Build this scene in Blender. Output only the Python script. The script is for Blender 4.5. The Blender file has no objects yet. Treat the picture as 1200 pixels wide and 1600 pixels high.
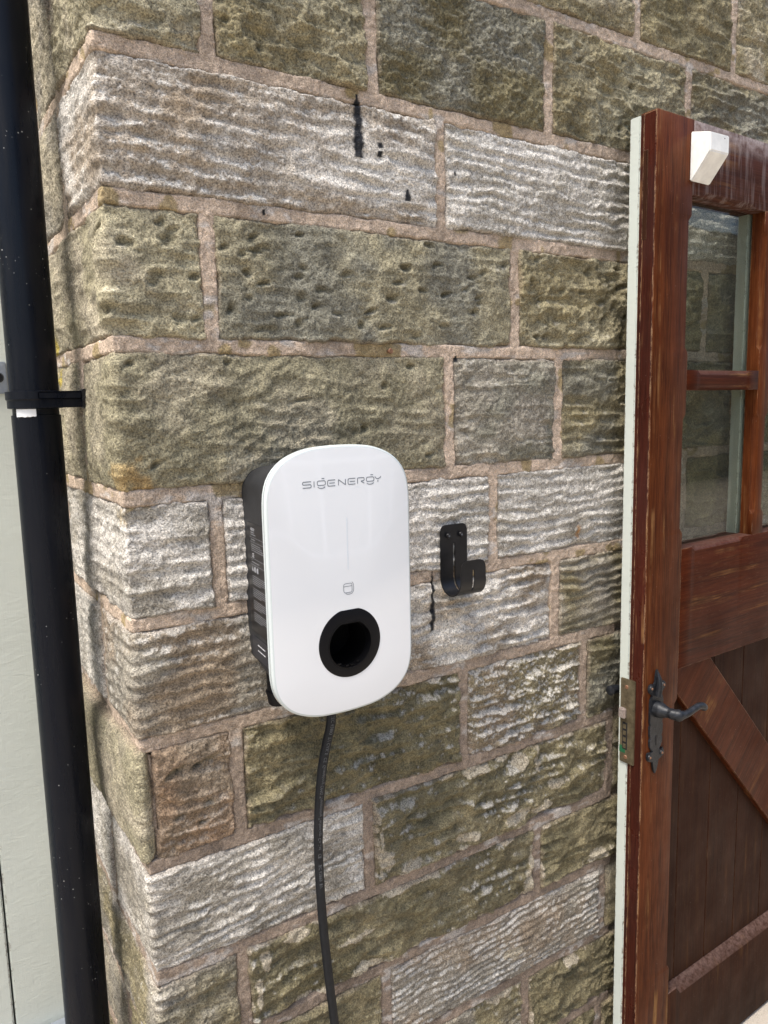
import bpy, bmesh, math, random
import numpy as np
from mathutils import Matrix, Vector

SC = bpy.context.scene
COL = SC.collection
ZC = 1.494                      # camera height above the ground

# ------------------------------------------------------------------ camera
cam = bpy.data.cameras.new("camera")
cam_o = bpy.data.objects.new("camera", cam); COL.objects.link(cam_o)
CR = ((0.84349332, -0.53664114, -0.02313675), (0.0931840, 0.10377414, 0.99022607), (0.52899505, 0.83740505, -0.13753916))
r, u, f = [Vector(v) for v in CR]
cam_o.matrix_world = Matrix(((r.x, u.x, -f.x, -0.2478), (r.y, u.y, -f.y, -1.04), (r.z, u.z, -f.z, ZC), (0, 0, 0, 1)))
cam.sensor_fit = 'HORIZONTAL'; cam.sensor_width = 36.0; cam.lens = 36.0 * 1202 / 1200
cam.clip_start = 0.01; cam.clip_end = 300
SC.camera = cam_o

# ------------------------------------------------------------------ light
SUN_EL = math.radians(66)
SUN_TO = Vector((-0.970 * math.cos(SUN_EL), -0.24 * math.cos(SUN_EL), math.sin(SUN_EL)))
world = bpy.data.worlds.new("World"); SC.world = world; world.use_nodes = True
wn = world.node_tree
bg = wn.nodes["Background"]
sky = wn.nodes.new("ShaderNodeTexSky"); sky.sky_type = 'NISHITA'; sky.sun_disc = False
sky.sun_elevation = SUN_EL
sky.sun_rotation = math.atan2(SUN_TO.x, SUN_TO.y)
sky.air_density = 1.0; sky.dust_density = 3.0; sky.ozone_density = 1.0
wn.links.new(sky.outputs[0], bg.inputs[0]); bg.inputs[1].default_value = 0.115
sun = bpy.data.lights.new("sun", 'SUN'); sun.energy = 2.5; sun.angle = math.radians(24); sun.color = (1.0, 0.96, 0.91)
sun_o = bpy.data.objects.new("sun", sun); COL.objects.link(sun_o)
sun_o.rotation_euler = SUN_TO.to_track_quat('Z', 'Y').to_euler(); sun_o.location = (-3, -1, 4)
SC.view_settings.view_transform = 'Standard'; SC.view_settings.look = 'None'
SC.view_settings.exposure = 1.30; SC.view_settings.gamma = 1.0
SC.view_settings.use_curve_mapping = False

# ------------------------------------------------------------------ helpers
def tag(o, label=None, cat=None, group=None, kind=None):
    if label: o["label"] = label
    if cat: o["category"] = cat
    if group: o["group"] = group
    if kind: o["kind"] = kind
    return o

def empty(name, loc=(0, 0, 0), rz=0.0, label=None, cat=None):
    o = bpy.data.objects.new(name, None); COL.objects.link(o)
    o.location = loc; o.rotation_euler = (0, 0, rz); o.empty_display_size = 0.05
    return tag(o, label, cat)

def link(name, me, mat, parent=None):
    o = bpy.data.objects.new(name, me); COL.objects.link(o)
    if mat is not None: me.materials.append(mat)
    if parent is not None: o.parent = parent
    return o

def smooth_by_angle(bm, ang=35):
    c = math.cos(math.radians(ang))
    for fc in bm.faces: fc.smooth = True
    for e in bm.edges:
        if len(e.link_faces) == 2 and e.link_faces[0].normal.dot(e.link_faces[1].normal) < c:
            e.smooth = False

def bm_obj(name, bm, mat, parent=None, bevel=0.0, seg=2, fix=True):
    if bevel:
        es = [e for e in bm.edges if len(e.link_faces) == 2 and e.link_faces[0].normal.dot(e.link_faces[1].normal) < 0.8]
        bmesh.ops.bevel(bm, geom=es, offset=bevel, segments=seg, affect='EDGES', clamp_overlap=True)
    if fix: bmesh.ops.recalc_face_normals(bm, faces=bm.faces[:])
    bm.normal_update(); smooth_by_angle(bm)
    me = bpy.data.meshes.new(name); bm.to_mesh(me); bm.free()
    return link(name, me, mat, parent)

def add_box(bm, x0, x1, y0, y1, z0, z1):
    v = [bm.verts.new((x, y, z)) for z in (z0, z1) for y in (y0, y1) for x in (x0, x1)]
    for q in ((0, 2, 3, 1), (4, 5, 7, 6), (0, 1, 5, 4), (2, 6, 7, 3), (0, 4, 6, 2), (1, 3, 7, 5)):
        bm.faces.new([v[i] for i in q])
    return v

def box(name, x0, x1, y0, y1, z0, z1, mat, parent=None, bevel=0.0, seg=2):
    bm = bmesh.new(); add_box(bm, x0, x1, y0, y1, z0, z1); bm.normal_update()
    return bm_obj(name, bm, mat, parent, bevel, seg)

def add_loft(bm, rings, cap0=True, cap1=True):
    """rings: lists of equal length of points; closed loops"""
    vs = [[bm.verts.new(p) for p in rg] for rg in rings]
    n = len(vs[0])
    for a, b in zip(vs[:-1], vs[1:]):
        for i in range(n):
            bm.faces.new((a[i], a[(i + 1) % n], b[(i + 1) % n], b[i]))
    if cap0: bm.faces.new(list(reversed(vs[0])))
    if cap1: bm.faces.new(vs[-1])
    return vs

def catmull(pts, per=8):
    P = [np.array(p, float) for p in pts]; P = [2 * P[0] - P[1]] + P + [2 * P[-1] - P[-2]]
    out = []
    for i in range(1, len(P) - 2):
        for k in range(per):
            t = k / per
            out.append(0.5 * ((2 * P[i]) + (-P[i-1] + P[i+1]) * t + (2*P[i-1] - 5*P[i] + 4*P[i+1] - P[i+2]) * t*t + (-P[i-1] + 3*P[i] - 3*P[i+1] + P[i+2]) * t**3))
    out.append(P[-2]); return out

def frames(pts):
    pts = [np.array(p, float) for p in pts]; fr = []
    ref = np.array([0.0, -1.0, 0.0])
    for i, p in enumerate(pts):
        t = pts[min(i + 1, len(pts) - 1)] - pts[max(i - 1, 0)]; t /= np.linalg.norm(t)
        a = ref - t * (ref @ t)
        if np.linalg.norm(a) < 0.05: a = np.array([0, 0, 1.0]) - t * t[2]
        a /= np.linalg.norm(a); ref = a
        fr.append((p, t, a, np.cross(t, a)))
    return fr

def add_tube(bm, pts, rad, n=16, caps=True, squash=None):
    rings = []
    for i, (p, t, a, b) in enumerate(frames(pts)):
        rr = rad[i] if hasattr(rad, '__len__') else rad
        sq = 1.0 if squash is None else squash[i]
        rings.append([tuple(p + a * rr * sq * math.cos(2*math.pi*k/n) + b * rr * math.sin(2*math.pi*k/n)) for k in range(n)])
    add_loft(bm, rings, caps, caps)

def add_cyl(bm, c, axis, r0, r1, h, n=20):
    c = np.array(c, float); ax = np.array(axis, float); ax /= np.linalg.norm(ax)
    a = np.cross(ax, [0.3, 0.5, 0.81]); a /= np.linalg.norm(a); b = np.cross(ax, a)
    rings = [[tuple(c + ax * hh + (a * math.cos(2*math.pi*k/n) + b * math.sin(2*math.pi*k/n)) * rr) for k in range(n)] for hh, rr in ((0, r0), (h, r1))]
    add_loft(bm, rings)

def add_prism(bm, poly, y0, y1):
    """poly in (x,z), extruded along y"""
    a = [bm.verts.new((x, y0, z)) for x, z in poly]; b = [bm.verts.new((x, y1, z)) for x, z in poly]
    n = len(poly)
    bm.faces.new(a); bm.faces.new(list(reversed(b)))
    for i in range(n): bm.faces.new((a[i], b[i], b[(i + 1) % n], a[(i + 1) % n]))

# ------------------------------------------------------------------ numpy noise
def _hash(ix, iy, seed):
    h = (ix.astype(np.int64) * 374761393 + iy.astype(np.int64) * 668265263 + seed * 1442695041) & 0xffffffff
    h = ((h ^ (h >> 13)) * 1274126177) & 0xffffffff
    h = ((h ^ (h >> 16)) * 2246822519) & 0xffffffff
    return ((h ^ (h >> 15)) & 0xffffff) / float(0xffffff)

def noise(x, y, seed=0):
    fx = np.floor(x); fy = np.floor(y); tx = x - fx; ty = y - fy
    tx = tx*tx*tx*(tx*(tx*6-15)+10); ty = ty*ty*ty*(ty*(ty*6-15)+10)
    a = _hash(fx, fy, seed); b = _hash(fx+1, fy, seed); c = _hash(fx, fy+1, seed); d = _hash(fx+1, fy+1, seed)
    return (a + (b-a)*tx + (c-a)*ty + (a-b-c+d)*tx*ty) * 2 - 1

def fbm(x, y, o=4, seed=0, gain=0.5):
    s = 0; amp = 1.0; tot = 0
    for k in range(o):
        s = s + amp * noise(x * (2.03**k) + 17.3*k, y * (2.03**k) - 9.1*k, seed + 31*k); tot += amp; amp *= gain
    return s / tot * 1.5

def sstep(a, b, x):
    t = np.clip((x - a) / (b - a), 0, 1); return t*t*(3-2*t)

# ------------------------------------------------------------------ materials
def mat_new(name):
    m = bpy.data.materials.new(name); m.use_nodes = True
    nt = m.node_tree; b = nt.nodes["Principled BSDF"]
    return m, nt, b

def N(nt, typ, **kw):
    n = nt.nodes.new(typ)
    for k, v in kw.items(): setattr(n, k, v)
    return n

def ntex(nt, vec, scale, detail=4, rough=0.6, dist=0.0):
    n = N(nt, "ShaderNodeTexNoise"); n.inputs["Scale"].default_value = scale; n.inputs["Detail"].default_value = detail
    n.inputs["Roughness"].default_value = rough; n.inputs["Distortion"].default_value = dist
    if vec is not None: nt.links.new(vec, n.inputs["Vector"])
    return n.outputs["Fac"]

def maprange(nt, val, a, b, c, d, clamp=True):
    n = N(nt, "ShaderNodeMapRange"); n.clamp = clamp
    for i, v in zip((1, 2, 3, 4), (a, b, c, d)): n.inputs[i].default_value = v
    nt.links.new(val, n.inputs[0]); return n.outputs[0]

def math2(nt, op, a, b=None):
    n = N(nt, "ShaderNodeMath", operation=op)
    for i, v in enumerate((a, b)):
        if v is None: continue
        if isinstance(v, (int, float)): n.inputs[i].default_value = v
        else: nt.links.new(v, n.inputs[i])
    return n.outputs[0]

def mixc(nt, fac, a, b, mode='MIX'):
    n = N(nt, "ShaderNodeMix", data_type='RGBA', blend_type=mode)
    for sock, v in ((n.inputs[0], fac), (n.inputs[6], a), (n.inputs[7], b)):
        if isinstance(v, (int, float)): sock.default_value = v
        elif isinstance(v, tuple): sock.default_value = (*v, 1.0)[:4]
        else: nt.links.new(v, sock)
    return n.outputs[2]

def bump(nt, b, h, strength, dist):
    n = N(nt, "ShaderNodeBump"); n.inputs["Strength"].default_value = strength; n.inputs["Distance"].default_value = dist
    nt.links.new(h, n.inputs["Height"])
    nt.links.new(n.outputs[0], b.inputs["Normal"]); return n

def plain(name, col, rough=0.5, metal=0.0, spec=0.5, var=0.0, scale=60, bstr=0.0, bscale=300, coat=0.0):
    m, nt, b = mat_new(name)
    b.inputs["Roughness"].default_value = rough; b.inputs["Metallic"].default_value = metal
    b.inputs["Specular IOR Level"].default_value = spec; b.inputs["Coat Weight"].default_value = coat
    tc = N(nt, "ShaderNodeTexCoord").outputs["Object"]
    f1 = maprange(nt, ntex(nt, tc, scale, 5), 0.3, 0.7, 1 - var, 1 + var)
    c = N(nt, "ShaderNodeVectorMath", operation='SCALE'); c.inputs[0].default_value = col; nt.links.new(f1, c.inputs["Scale"])
    nt.links.new(c.outputs[0], b.inputs["Base Color"])
    if bstr: bump(nt, b, ntex(nt, tc, bscale, 3), bstr, 0.001)
    return m

# masonry: colour comes from the 'col' attribute (alpha = sheen), grain from noise
def masonry(name, g1, g2, bstr, con=1.0):
    m, nt, b = mat_new(name)
    at = N(nt, "ShaderNodeAttribute", attribute_name="col")
    geo = N(nt, "ShaderNodeTexCoord").outputs["Object"]
    n1 = ntex(nt, geo, g1, 3, 0.7); n2 = ntex(nt, geo, g2, 4, 0.65)
    k = math2(nt, 'MULTIPLY', maprange(nt, n1, 0.32, 0.68, 1 - 0.55 * con, 1 + 0.55 * con), maprange(nt, n2, 0.3, 0.7, 0.74, 1.26))
    c = N(nt, "ShaderNodeVectorMath", operation='SCALE')
    nt.links.new(at.outputs["Color"], c.inputs[0]); nt.links.new(k, c.inputs["Scale"])
    # grains of clean quartz and dark grit
    n3 = ntex(nt, geo, g1 * 1.6, 2, 0.8)
    c2 = mixc(nt, maprange(nt, n3, 0.64, 0.74, 0, 0.45 * con), c.outputs[0], (0.55, 0.50, 0.42))
    c3 = mixc(nt, maprange(nt, n3, 0.36, 0.27, 0, 0.5 * con), c2, (0.05, 0.042, 0.03))
    nt.links.new(c3, b.inputs["Base Color"])
    nt.links.new(maprange(nt, at.outputs["Alpha"], 0, 1, 0.92, 0.42), b.inputs["Roughness"])
    b.inputs["Specular IOR Level"].default_value = 0.4
    h = math2(nt, 'ADD', n1, math2(nt, 'MULTIPLY', n2, 1.2))
    bump(nt, b, h, bstr, 0.0030)
    return m

M_STONE = masonry("sandstone", 390, 140, 1.0, 1.2)
M_MORTAR = masonry("mortar_mix", 480, 120, 0.8, 0.75)

def wood_mat(name, c_dark, c_mid, c_light, axis='z', rough=0.38, wear=0.6, dust=0.35, streak=0.0, spec=0.06):
    m, nt, b = mat_new(name)
    tc = N(nt, "ShaderNodeTexCoord").outputs["Object"]
    oi = N(nt, "ShaderNodeObjectInfo")
    add = N(nt, "ShaderNodeVectorMath", operation='ADD'); nt.links.new(tc, add.inputs[0])
    off = N(nt, "ShaderNodeVectorMath", operation='SCALE'); off.inputs[0].default_value = (7.3, 3.1, 5.7)
    nt.links.new(oi.outputs["Random"], off.inputs["Scale"]); nt.links.new(off.outputs[0], add.inputs[1])
    mp = N(nt, "ShaderNodeMapping"); nt.links.new(add.outputs[0], mp.inputs["Vector"])
    mp.inputs["Scale"].default_value = (1, 1, 0.045) if axis == 'z' else (0.045, 1, 1)
    v = mp.outputs[0]
    g1 = ntex(nt, v, 60, 6, 0.65, 0.6); g2 = ntex(nt, v, 330, 4, 0.7); g3 = ntex(nt, add.outputs[0], 9, 4, 0.6)
    base = mixc(nt, maprange(nt, g1, 0.38, 0.62, 0, 1), c_dark, c_mid)
    base = mixc(nt, maprange(nt, g2, 0.42, 0.70, 0, 0.55), base, c_light)
    base = mixc(nt, maprange(nt, g3, 0.35, 0.7, 0.0, 0.45), base, c_dark)
    # varnish worn away to bare pale wood, in streaks along the grain
    w = math2(nt, 'MULTIPLY', maprange(nt, ntex(nt, v, 42, 5, 0.7), 0.55, 0.66, 0, 1), maprange(nt, ntex(nt, add.outputs[0], 7.0, 4), 0.47, 0.64, 0, wear))
    base = mixc(nt, w, base, (0.30, 0.155, 0.058))
    # rubbed arrises
    geo = N(nt, "ShaderNodeNewGeometry")
    bv = N(nt, "ShaderNodeBevel", samples=4); bv.inputs["Radius"].default_value = 0.0022
    dot = N(nt, "ShaderNodeVectorMath", operation='DOT_PRODUCT'); nt.links.new(bv.outputs[0], dot.inputs[0]); nt.links.new(geo.outputs["Normal"], dot.inputs[1])
    ed = math2(nt, 'MULTIPLY', maprange(nt, dot.outputs["Value"], 0.985, 0.90, 0, 1), maprange(nt, ntex(nt, add.outputs[0], 45, 5, 0.7), 0.44, 0.60, 0, wear * 0.8))
    base = mixc(nt, ed, base, (0.42, 0.27, 0.15))
    # dust on upward faces, fine specks anywhere
    sx = N(nt, "ShaderNodeSeparateXYZ"); nt.links.new(geo.outputs["Normal"], sx.inputs[0])
    du = math2(nt, 'MULTIPLY', maprange(nt, sx.outputs["Z"], 0.25, 0.8, 0, 1), maprange(nt, ntex(nt, add.outputs[0], 120, 5, 0.75), 0.35, 0.62, 0.25 * dust, dust * 1.6))
    base = mixc(nt, du, base, (0.135, 0.085, 0.068))
    sp = maprange(nt, ntex(nt, add.outputs[0], 420, 1, 0.5), 0.78, 0.83, 0, 0.35)
    base = mixc(nt, sp, base, (0.5, 0.42, 0.34))
    # fine scratches
    sc = math2(nt, 'MULTIPLY', maprange(nt, ntex(nt, v, 900, 2, 0.5), 0.66, 0.75, 0, 0.2), maprange(nt, ntex(nt, add.outputs[0], 14, 2), 0.48, 0.62, 0, 1))
    base = mixc(nt, sc, base, (0.40, 0.27, 0.17))
    if streak:
        mp2 = N(nt, "ShaderNodeMapping"); nt.links.new(tc, mp2.inputs["Vector"]); mp2.inputs["Scale"].default_value = (1, 1, 0.10)
        st = math2(nt, 'MULTIPLY', maprange(nt, ntex(nt, mp2.outputs[0], 75, 4, 0.6), 0.48, 0.74, 0, 1), streak)
        base = mixc(nt, st, base, (0.46, 0.40, 0.38))
        sz = N(nt, "ShaderNodeSeparateXYZ"); nt.links.new(tc, sz.inputs[0])
        tp = math2(nt, 'MULTIPLY', maprange(nt, sz.outputs["Z"], 1.955, 1.992, 0, 1), maprange(nt, ntex(nt, tc, 60, 5, 0.7), 0.35, 0.65, 0.1, 0.75))
        base = mixc(nt, tp, base, (0.42, 0.36, 0.34))
    nt.links.new(base, b.inputs["Base Color"])
    nt.links.new(maprange(nt, math2(nt, 'ADD', g3, w), 0.3, 0.9, rough - 0.06, rough + 0.3), b.inputs["Roughness"])
    b.inputs["Specular IOR Level"].default_value = spec
    bump(nt, b, math2(nt, 'ADD', g2, g1), 0.25, 0.0008)
    return m

M_WOOD_V = wood_mat("mahogany_upright", (0.038, 0.0088, 0.0028), (0.100, 0.0250, 0.0066), (0.18, 0.058, 0.017), 'z', wear=0.85)
M_WOOD_H = wood_mat("mahogany_crosswise", (0.028, 0.0058, 0.0018), (0.058, 0.0112, 0.0034), (0.10, 0.026, 0.008), 'x')
M_WOOD_TOP = wood_mat("mahogany_weathered", (0.035, 0.0120, 0.0075), (0.066, 0.022, 0.013), (0.11, 0.045, 0.026), 'x', 0.5, 0.4, 0.6, 0.32)
M_WOOD_D = wood_mat("dark_stained_board", (0.019, 0.0070, 0.0036), (0.034, 0.0120, 0.0056), (0.054, 0.021, 0.0105), 'z', 0.5, 0.15, 0.5)
M_WOOD_E = wood_mat("varnished_edge", (0.020, 0.0042, 0.0026), (0.045, 0.0085, 0.0045), (0.08, 0.02, 0.011), 'z', 0.25, 1.1, spec=0.25)

def sage_mat(name, col, rough=0.5):
    m, nt, b = mat_new(name)
    tc = N(nt, "ShaderNodeTexCoord").outputs["Object"]
    mp = N(nt, "ShaderNodeMapping"); nt.links.new(tc, mp.inputs["Vector"]); mp.inputs["Scale"].default_value = (1, 1, 0.05)
    brush = ntex(nt, mp.outputs[0], 420, 4, 0.6); big = ntex(nt, tc, 4, 4); sp = ntex(nt, tc, 170, 2, 0.4)
    c = mixc(nt, maprange(nt, big, 0.3, 0.7, 0, 1), tuple(x * 0.93 for x in col), tuple(min(1, x * 1.04) for x in col))
    c = mixc(nt, maprange(nt, brush, 0.35, 0.7, 0, 0.12), c, tuple(x * 0.75 for x in col))
    c = mixc(nt, maprange(nt, sp, 0.74, 0.80, 0, 0.5), c, (0.22, 0.21, 0.17))
    geo = N(nt, "ShaderNodeNewGeometry"); bv = N(nt, "ShaderNodeBevel", samples=4); bv.inputs["Radius"].default_value = 0.003
    dot = N(nt, "ShaderNodeVectorMath", operation='DOT_PRODUCT'); nt.links.new(bv.outputs[0], dot.inputs[0]); nt.links.new(geo.outputs["Normal"], dot.inputs[1])
    chip = math2(nt, 'MULTIPLY', maprange(nt, dot.outputs["Value"], 0.985, 0.93, 0, 1), maprange(nt, ntex(nt, tc, 70, 5, 0.75), 0.53, 0.57, 0, 0.85))
    c = mixc(nt, chip, c, (0.12, 0.075, 0.05))
    nt.links.new(c, b.inputs["Base Color"]); b.inputs["Roughness"].default_value = rough
    wr = N(nt, "ShaderNodeMapping"); nt.links.new(tc, wr.inputs["Vector"]); wr.inputs["Scale"].default_value = (1, 1, 2.5)
    h = math2(nt, 'ADD', math2(nt, 'MULTIPLY', brush, 0.5), math2(nt, 'MULTIPLY', ntex(nt, wr.outputs[0], 26, 4, 0.6, 1.2), 1.2))
    bump(nt, b, h, 0.35, 0.0015)
    return m
M_SAGE = sage_mat("sage_paint", (0.585, 0.61, 0.535))
M_CREAM = sage_mat("pale_sage_paint", (0.50, 0.53, 0.475), 0.4)

M_PVC = None
def pvc():
    m, nt, b = mat_new("black_pvc")
    tc = N(nt, "ShaderNodeTexCoord").outputs["Object"]
    mp = N(nt, "ShaderNodeMapping"); nt.links.new(tc, mp.inputs["Vector"]); mp.inputs["Scale"].default_value = (1, 1, 0.08)
    dust = ntex(nt, mp.outputs[0], 70, 5, 0.7); big = ntex(nt, tc, 7, 3)
    c = mixc(nt, math2(nt, 'MULTIPLY', maprange(nt, dust, 0.42, 0.7, 0, 0.3), maprange(nt, big, 0.35, 0.65, 0.2, 1)), (0.0020, 0.0032, 0.0068), (0.020, 0.019, 0.017))
    v = N(nt, "ShaderNodeTexVoronoi"); v.inputs["Scale"].default_value = 150; nt.links.new(tc, v.inputs["Vector"])
    dots = math2(nt, 'MULTIPLY', maprange(nt, v.outputs["Distance"], 0.16, 0.10, 0, 1), maprange(nt, ntex(nt, tc, 21, 3, 0.7), 0.60, 0.68, 0, 1))
    c = mixc(nt, dots, c, (0.42, 0.42, 0.40))
    v2 = N(nt, "ShaderNodeTexVoronoi"); v2.inputs["Scale"].default_value = 75; nt.links.new(tc, v2.inputs["Vector"])
    d2 = math2(nt, 'MULTIPLY', maprange(nt, v2.outputs["Distance"], 0.07, 0.04, 0, 1), maprange(nt, ntex(nt, tc, 5, 2), 0.5, 0.6, 0, 0.8))
    c = mixc(nt, d2, c, (0.35, 0.35, 0.33))
    nt.links.new(c, b.inputs["Base Color"])
    nt.links.new(maprange(nt, dust, 0.3, 0.7, 0.20, 0.42), b.inputs["Roughness"])
    b.inputs["Specular IOR Level"].default_value = 0.16
    bump(nt, b, dust, 0.08, 0.001)
    return m
M_PVC = pvc()
M_WHITE_TAPE = plain("white_paint_patch", (0.72, 0.72, 0.70), 0.5, var=0.1)
M_BLACK = plain("black_coated_steel", (0.008, 0.008, 0.009), 0.34, spec=0.35, var=0.3, scale=40, bstr=0.12, bscale=500)
M_STEELWORN = plain("rubbed_steel", (0.16, 0.17, 0.19), 0.32, 0.7, var=0.5, scale=160)
def iron():
    m, nt, b = mat_new("black_iron")
    tc = N(nt, "ShaderNodeTexCoord").outputs["Object"]
    n1 = ntex(nt, tc, 130, 4, 0.6); n2 = ntex(nt, tc, 420, 4, 0.7)
    c = mixc(nt, maprange(nt, n1, 0.45, 0.75, 0, 0.7), (0.009, 0.010, 0.012), (0.032, 0.034, 0.039))
    c = mixc(nt, maprange(nt, n2, 0.70, 0.78, 0, 0.7), c, (0.17, 0.09, 0.055))
    nt.links.new(c, b.inputs["Base Color"]); b.inputs["Roughness"].default_value = 0.42
    b.inputs["Specular IOR Level"].default_value = 0.3
    bump(nt, b, math2(nt, 'ADD', n1, n2), 0.35, 0.0012)
    return m
M_IRON = iron()
def brass():
    m, nt, b = mat_new("tarnished_brass")
    tc = N(nt, "ShaderNodeTexCoord").outputs["Object"]
    n1 = ntex(nt, tc, 70, 5, 0.65); n2 = ntex(nt, tc, 300, 4, 0.7)
    c = mixc(nt, maprange(nt, n1, 0.35, 0.65, 0, 1), (0.10, 0.078, 0.046), (0.19, 0.155, 0.095))
    c = mixc(nt, maprange(nt, n2, 0.62, 0.75, 0, 0.6), c, (0.42, 0.36, 0.26))
    nt.links.new(c, b.inputs["Base Color"]); b.inputs["Metallic"].default_value = 0.55; b.inputs["Roughness"].default_value = 0.42
    bump(nt, b, n2, 0.15, 0.001)
    return m
M_BRASS = brass()
M_RUST = plain("rusty_screw", (0.20, 0.10, 0.055), 0.6, 0.3, var=0.4, scale=300)
M_GREEN = plain("green_paint_spot", (0.01, 0.09, 0.035), 0.5, var=0.3, scale=300)
M_BOLT = plain("worn_nickel", (0.45, 0.38, 0.34), 0.4, 0.6, var=0.3, scale=300)
M_DARKHOLE = plain("dark_slot", (0.01, 0.008, 0.007), 0.8)
M_CHARGER = plain("white_glass_plate", (0.72, 0.73, 0.73), 0.04, spec=0.5, coat=1.0)
M_CHARGER_EDGE = plain("pale_glass_edge", (0.50, 0.54, 0.525), 0.12)
M_GASKET = plain("grey_seal", (0.10, 0.10, 0.10), 0.5)
M_BODY = plain("charcoal_plastic", (0.014, 0.0145, 0.016), 0.55, var=0.45, scale=35, bstr=0.2, bscale=900)
M_LABEL = plain("black_label", (0.008, 0.008, 0.009), 0.4)
M_LABEL2 = plain("grey_sticker", (0.022, 0.023, 0.028), 0.4)
M_PRINT = plain("white_print", (0.55, 0.55, 0.56), 0.6)
M_PRINT_DIM = plain("grey_print", (0.27, 0.275, 0.285), 0.6)
M_CABLEINK = plain("worn_cable_print", (0.10, 0.105, 0.11), 0.6)
M_INK = plain("grey_ink", (0.16, 0.18, 0.20), 0.4)
M_LEDSTRIP = plain("unlit_strip", (0.66, 0.70, 0.73), 0.15)
M_RINGM = plain("black_socket_plastic", (0.004, 0.004, 0.005), 0.42, spec=0.16, bstr=0.1, bscale=800)
M_RINGG = plain("gloss_black_plastic", (0.003, 0.003, 0.0035), 0.3, spec=0.2)
M_BOREM = plain("bore_black", (0.002, 0.002, 0.002), 0.6, spec=0.1)
M_RUBBER = plain("cable_rubber", (0.008, 0.009, 0.011), 0.5, spec=0.22, var=0.25, scale=120, bstr=0.15, bscale=700)
M_WBLOCK = plain("chipped_white_paint", (0.78, 0.77, 0.72), 0.5, var=0.13, scale=38, bstr=0.25, bscale=160)
M_GREYMETAL = plain("galvanised_steel", (0.33, 0.36, 0.40), 0.4, 0.6, var=0.2, scale=50)
M_CORE = plain("rubble_core", (0.06, 0.05, 0.04), 0.95)
M_GAP = plain("gap_dark", (0.03, 0.025, 0.02), 0.9)

def concrete():
    m, nt, b = mat_new("sandy_concrete")
    tc = N(nt, "ShaderNodeTexCoord").outputs["Object"]
    a = ntex(nt, tc, 3, 5); g = ntex(nt, tc, 260, 4, 0.75); g2 = ntex(nt, tc, 60, 4)
    c = mixc(nt, maprange(nt, a, 0.3, 0.7, 0, 1), (0.30, 0.25, 0.19), (0.40, 0.35, 0.28))
    c = mixc(nt, maprange(nt, g, 0.35, 0.7, 0, 0.6), c, (0.52, 0.46, 0.38))
    c = mixc(nt, maprange(nt, g2, 0.62, 0.72, 0, 0.5), c, (0.14, 0.11, 0.08))
    nt.links.new(c, b.inputs["Base Color"]); b.inputs["Roughness"].default_value = 0.9
    bump(nt, b, math2(nt, 'ADD', g, g2), 0.6, 0.004)
    return m

def glass_mat():
    m = bpy.data.materials.new("window_glass"); m.use_nodes = True; nt = m.node_tree; nt.nodes.clear()
    out = N(nt, "ShaderNodeOutputMaterial"); mx = N(nt, "ShaderNodeMixShader")
    tr = N(nt, "ShaderNodeBsdfTransparent"); tr.inputs[0].default_value = (0.80, 0.82, 0.79, 1)
    gl = N(nt, "ShaderNodeBsdfGlossy"); gl.inputs["Roughness"].default_value = 0.02
    fr = N(nt, "ShaderNodeFresnel"); 
    gb = N(nt, "ShaderNodeNewGeometry"); nt.links.new(maprange(nt, gb.outputs["Backfacing"], 0, 1, 1.36, 1 / 1.36), fr.inputs[0])   # entering or leaving the pane
    tc = N(nt, "ShaderNodeTexCoord").outputs["Object"]
    bp = N(nt, "ShaderNodeBump"); bp.inputs["Strength"].default_value = 0.03; bp.inputs["Distance"].default_value = 0.01
    nt.links.new(ntex(nt, tc, 6, 2), bp.inputs["Height"]); nt.links.new(bp.outputs[0], gl.inputs["Normal"])
    nt.links.new(fr.outputs[0], mx.inputs[0]); nt.links.new(tr.outputs[0], mx.inputs[1]); nt.links.new(gl.outputs[0], mx.inputs[2])
    nt.links.new(mx.outputs[0], out.inputs[0]); return m
M_GLASS = glass_mat()

# ------------------------------------------------------------------ ground
bm = bmesh.new()
bmesh.ops.create_grid(bm, x_segments=8, y_segments=8, size=60)
tag(bm_obj("ground", bm, concrete(), fix=False), kind="structure")

# ================================================================== STONE WALL
wall = empty("stone_wall", (0, 0, 0), 0, "weathered sandstone block wall corner with pink brown mortar behind the charger and the open door", "wall")
STEP = 0.0020
def snap(x): return round(x / STEP)
JZ = [0.0, 0.045, 0.199, 0.359, 0.522, 0.6745, 0.847, 1.033, 1.204, 1.378, 1.579, 1.767, 1.949, 2.151, 2.35]
OL = (0.186, 0.156, 0.086); OLD = (0.128, 0.108, 0.056); BUF = (0.30, 0.26, 0.185); GRY = (0.235, 0.21, 0.165)
WHT = (0.46, 0.425, 0.37); YEL = (0.25, 0.22, 0.14); BRN = (0.225, 0.175, 0.12); RED = (0.25, 0.165, 0.10); GOL = (0.16, 0.15, 0.112)
END = 1.72; RET = -0.41
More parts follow.
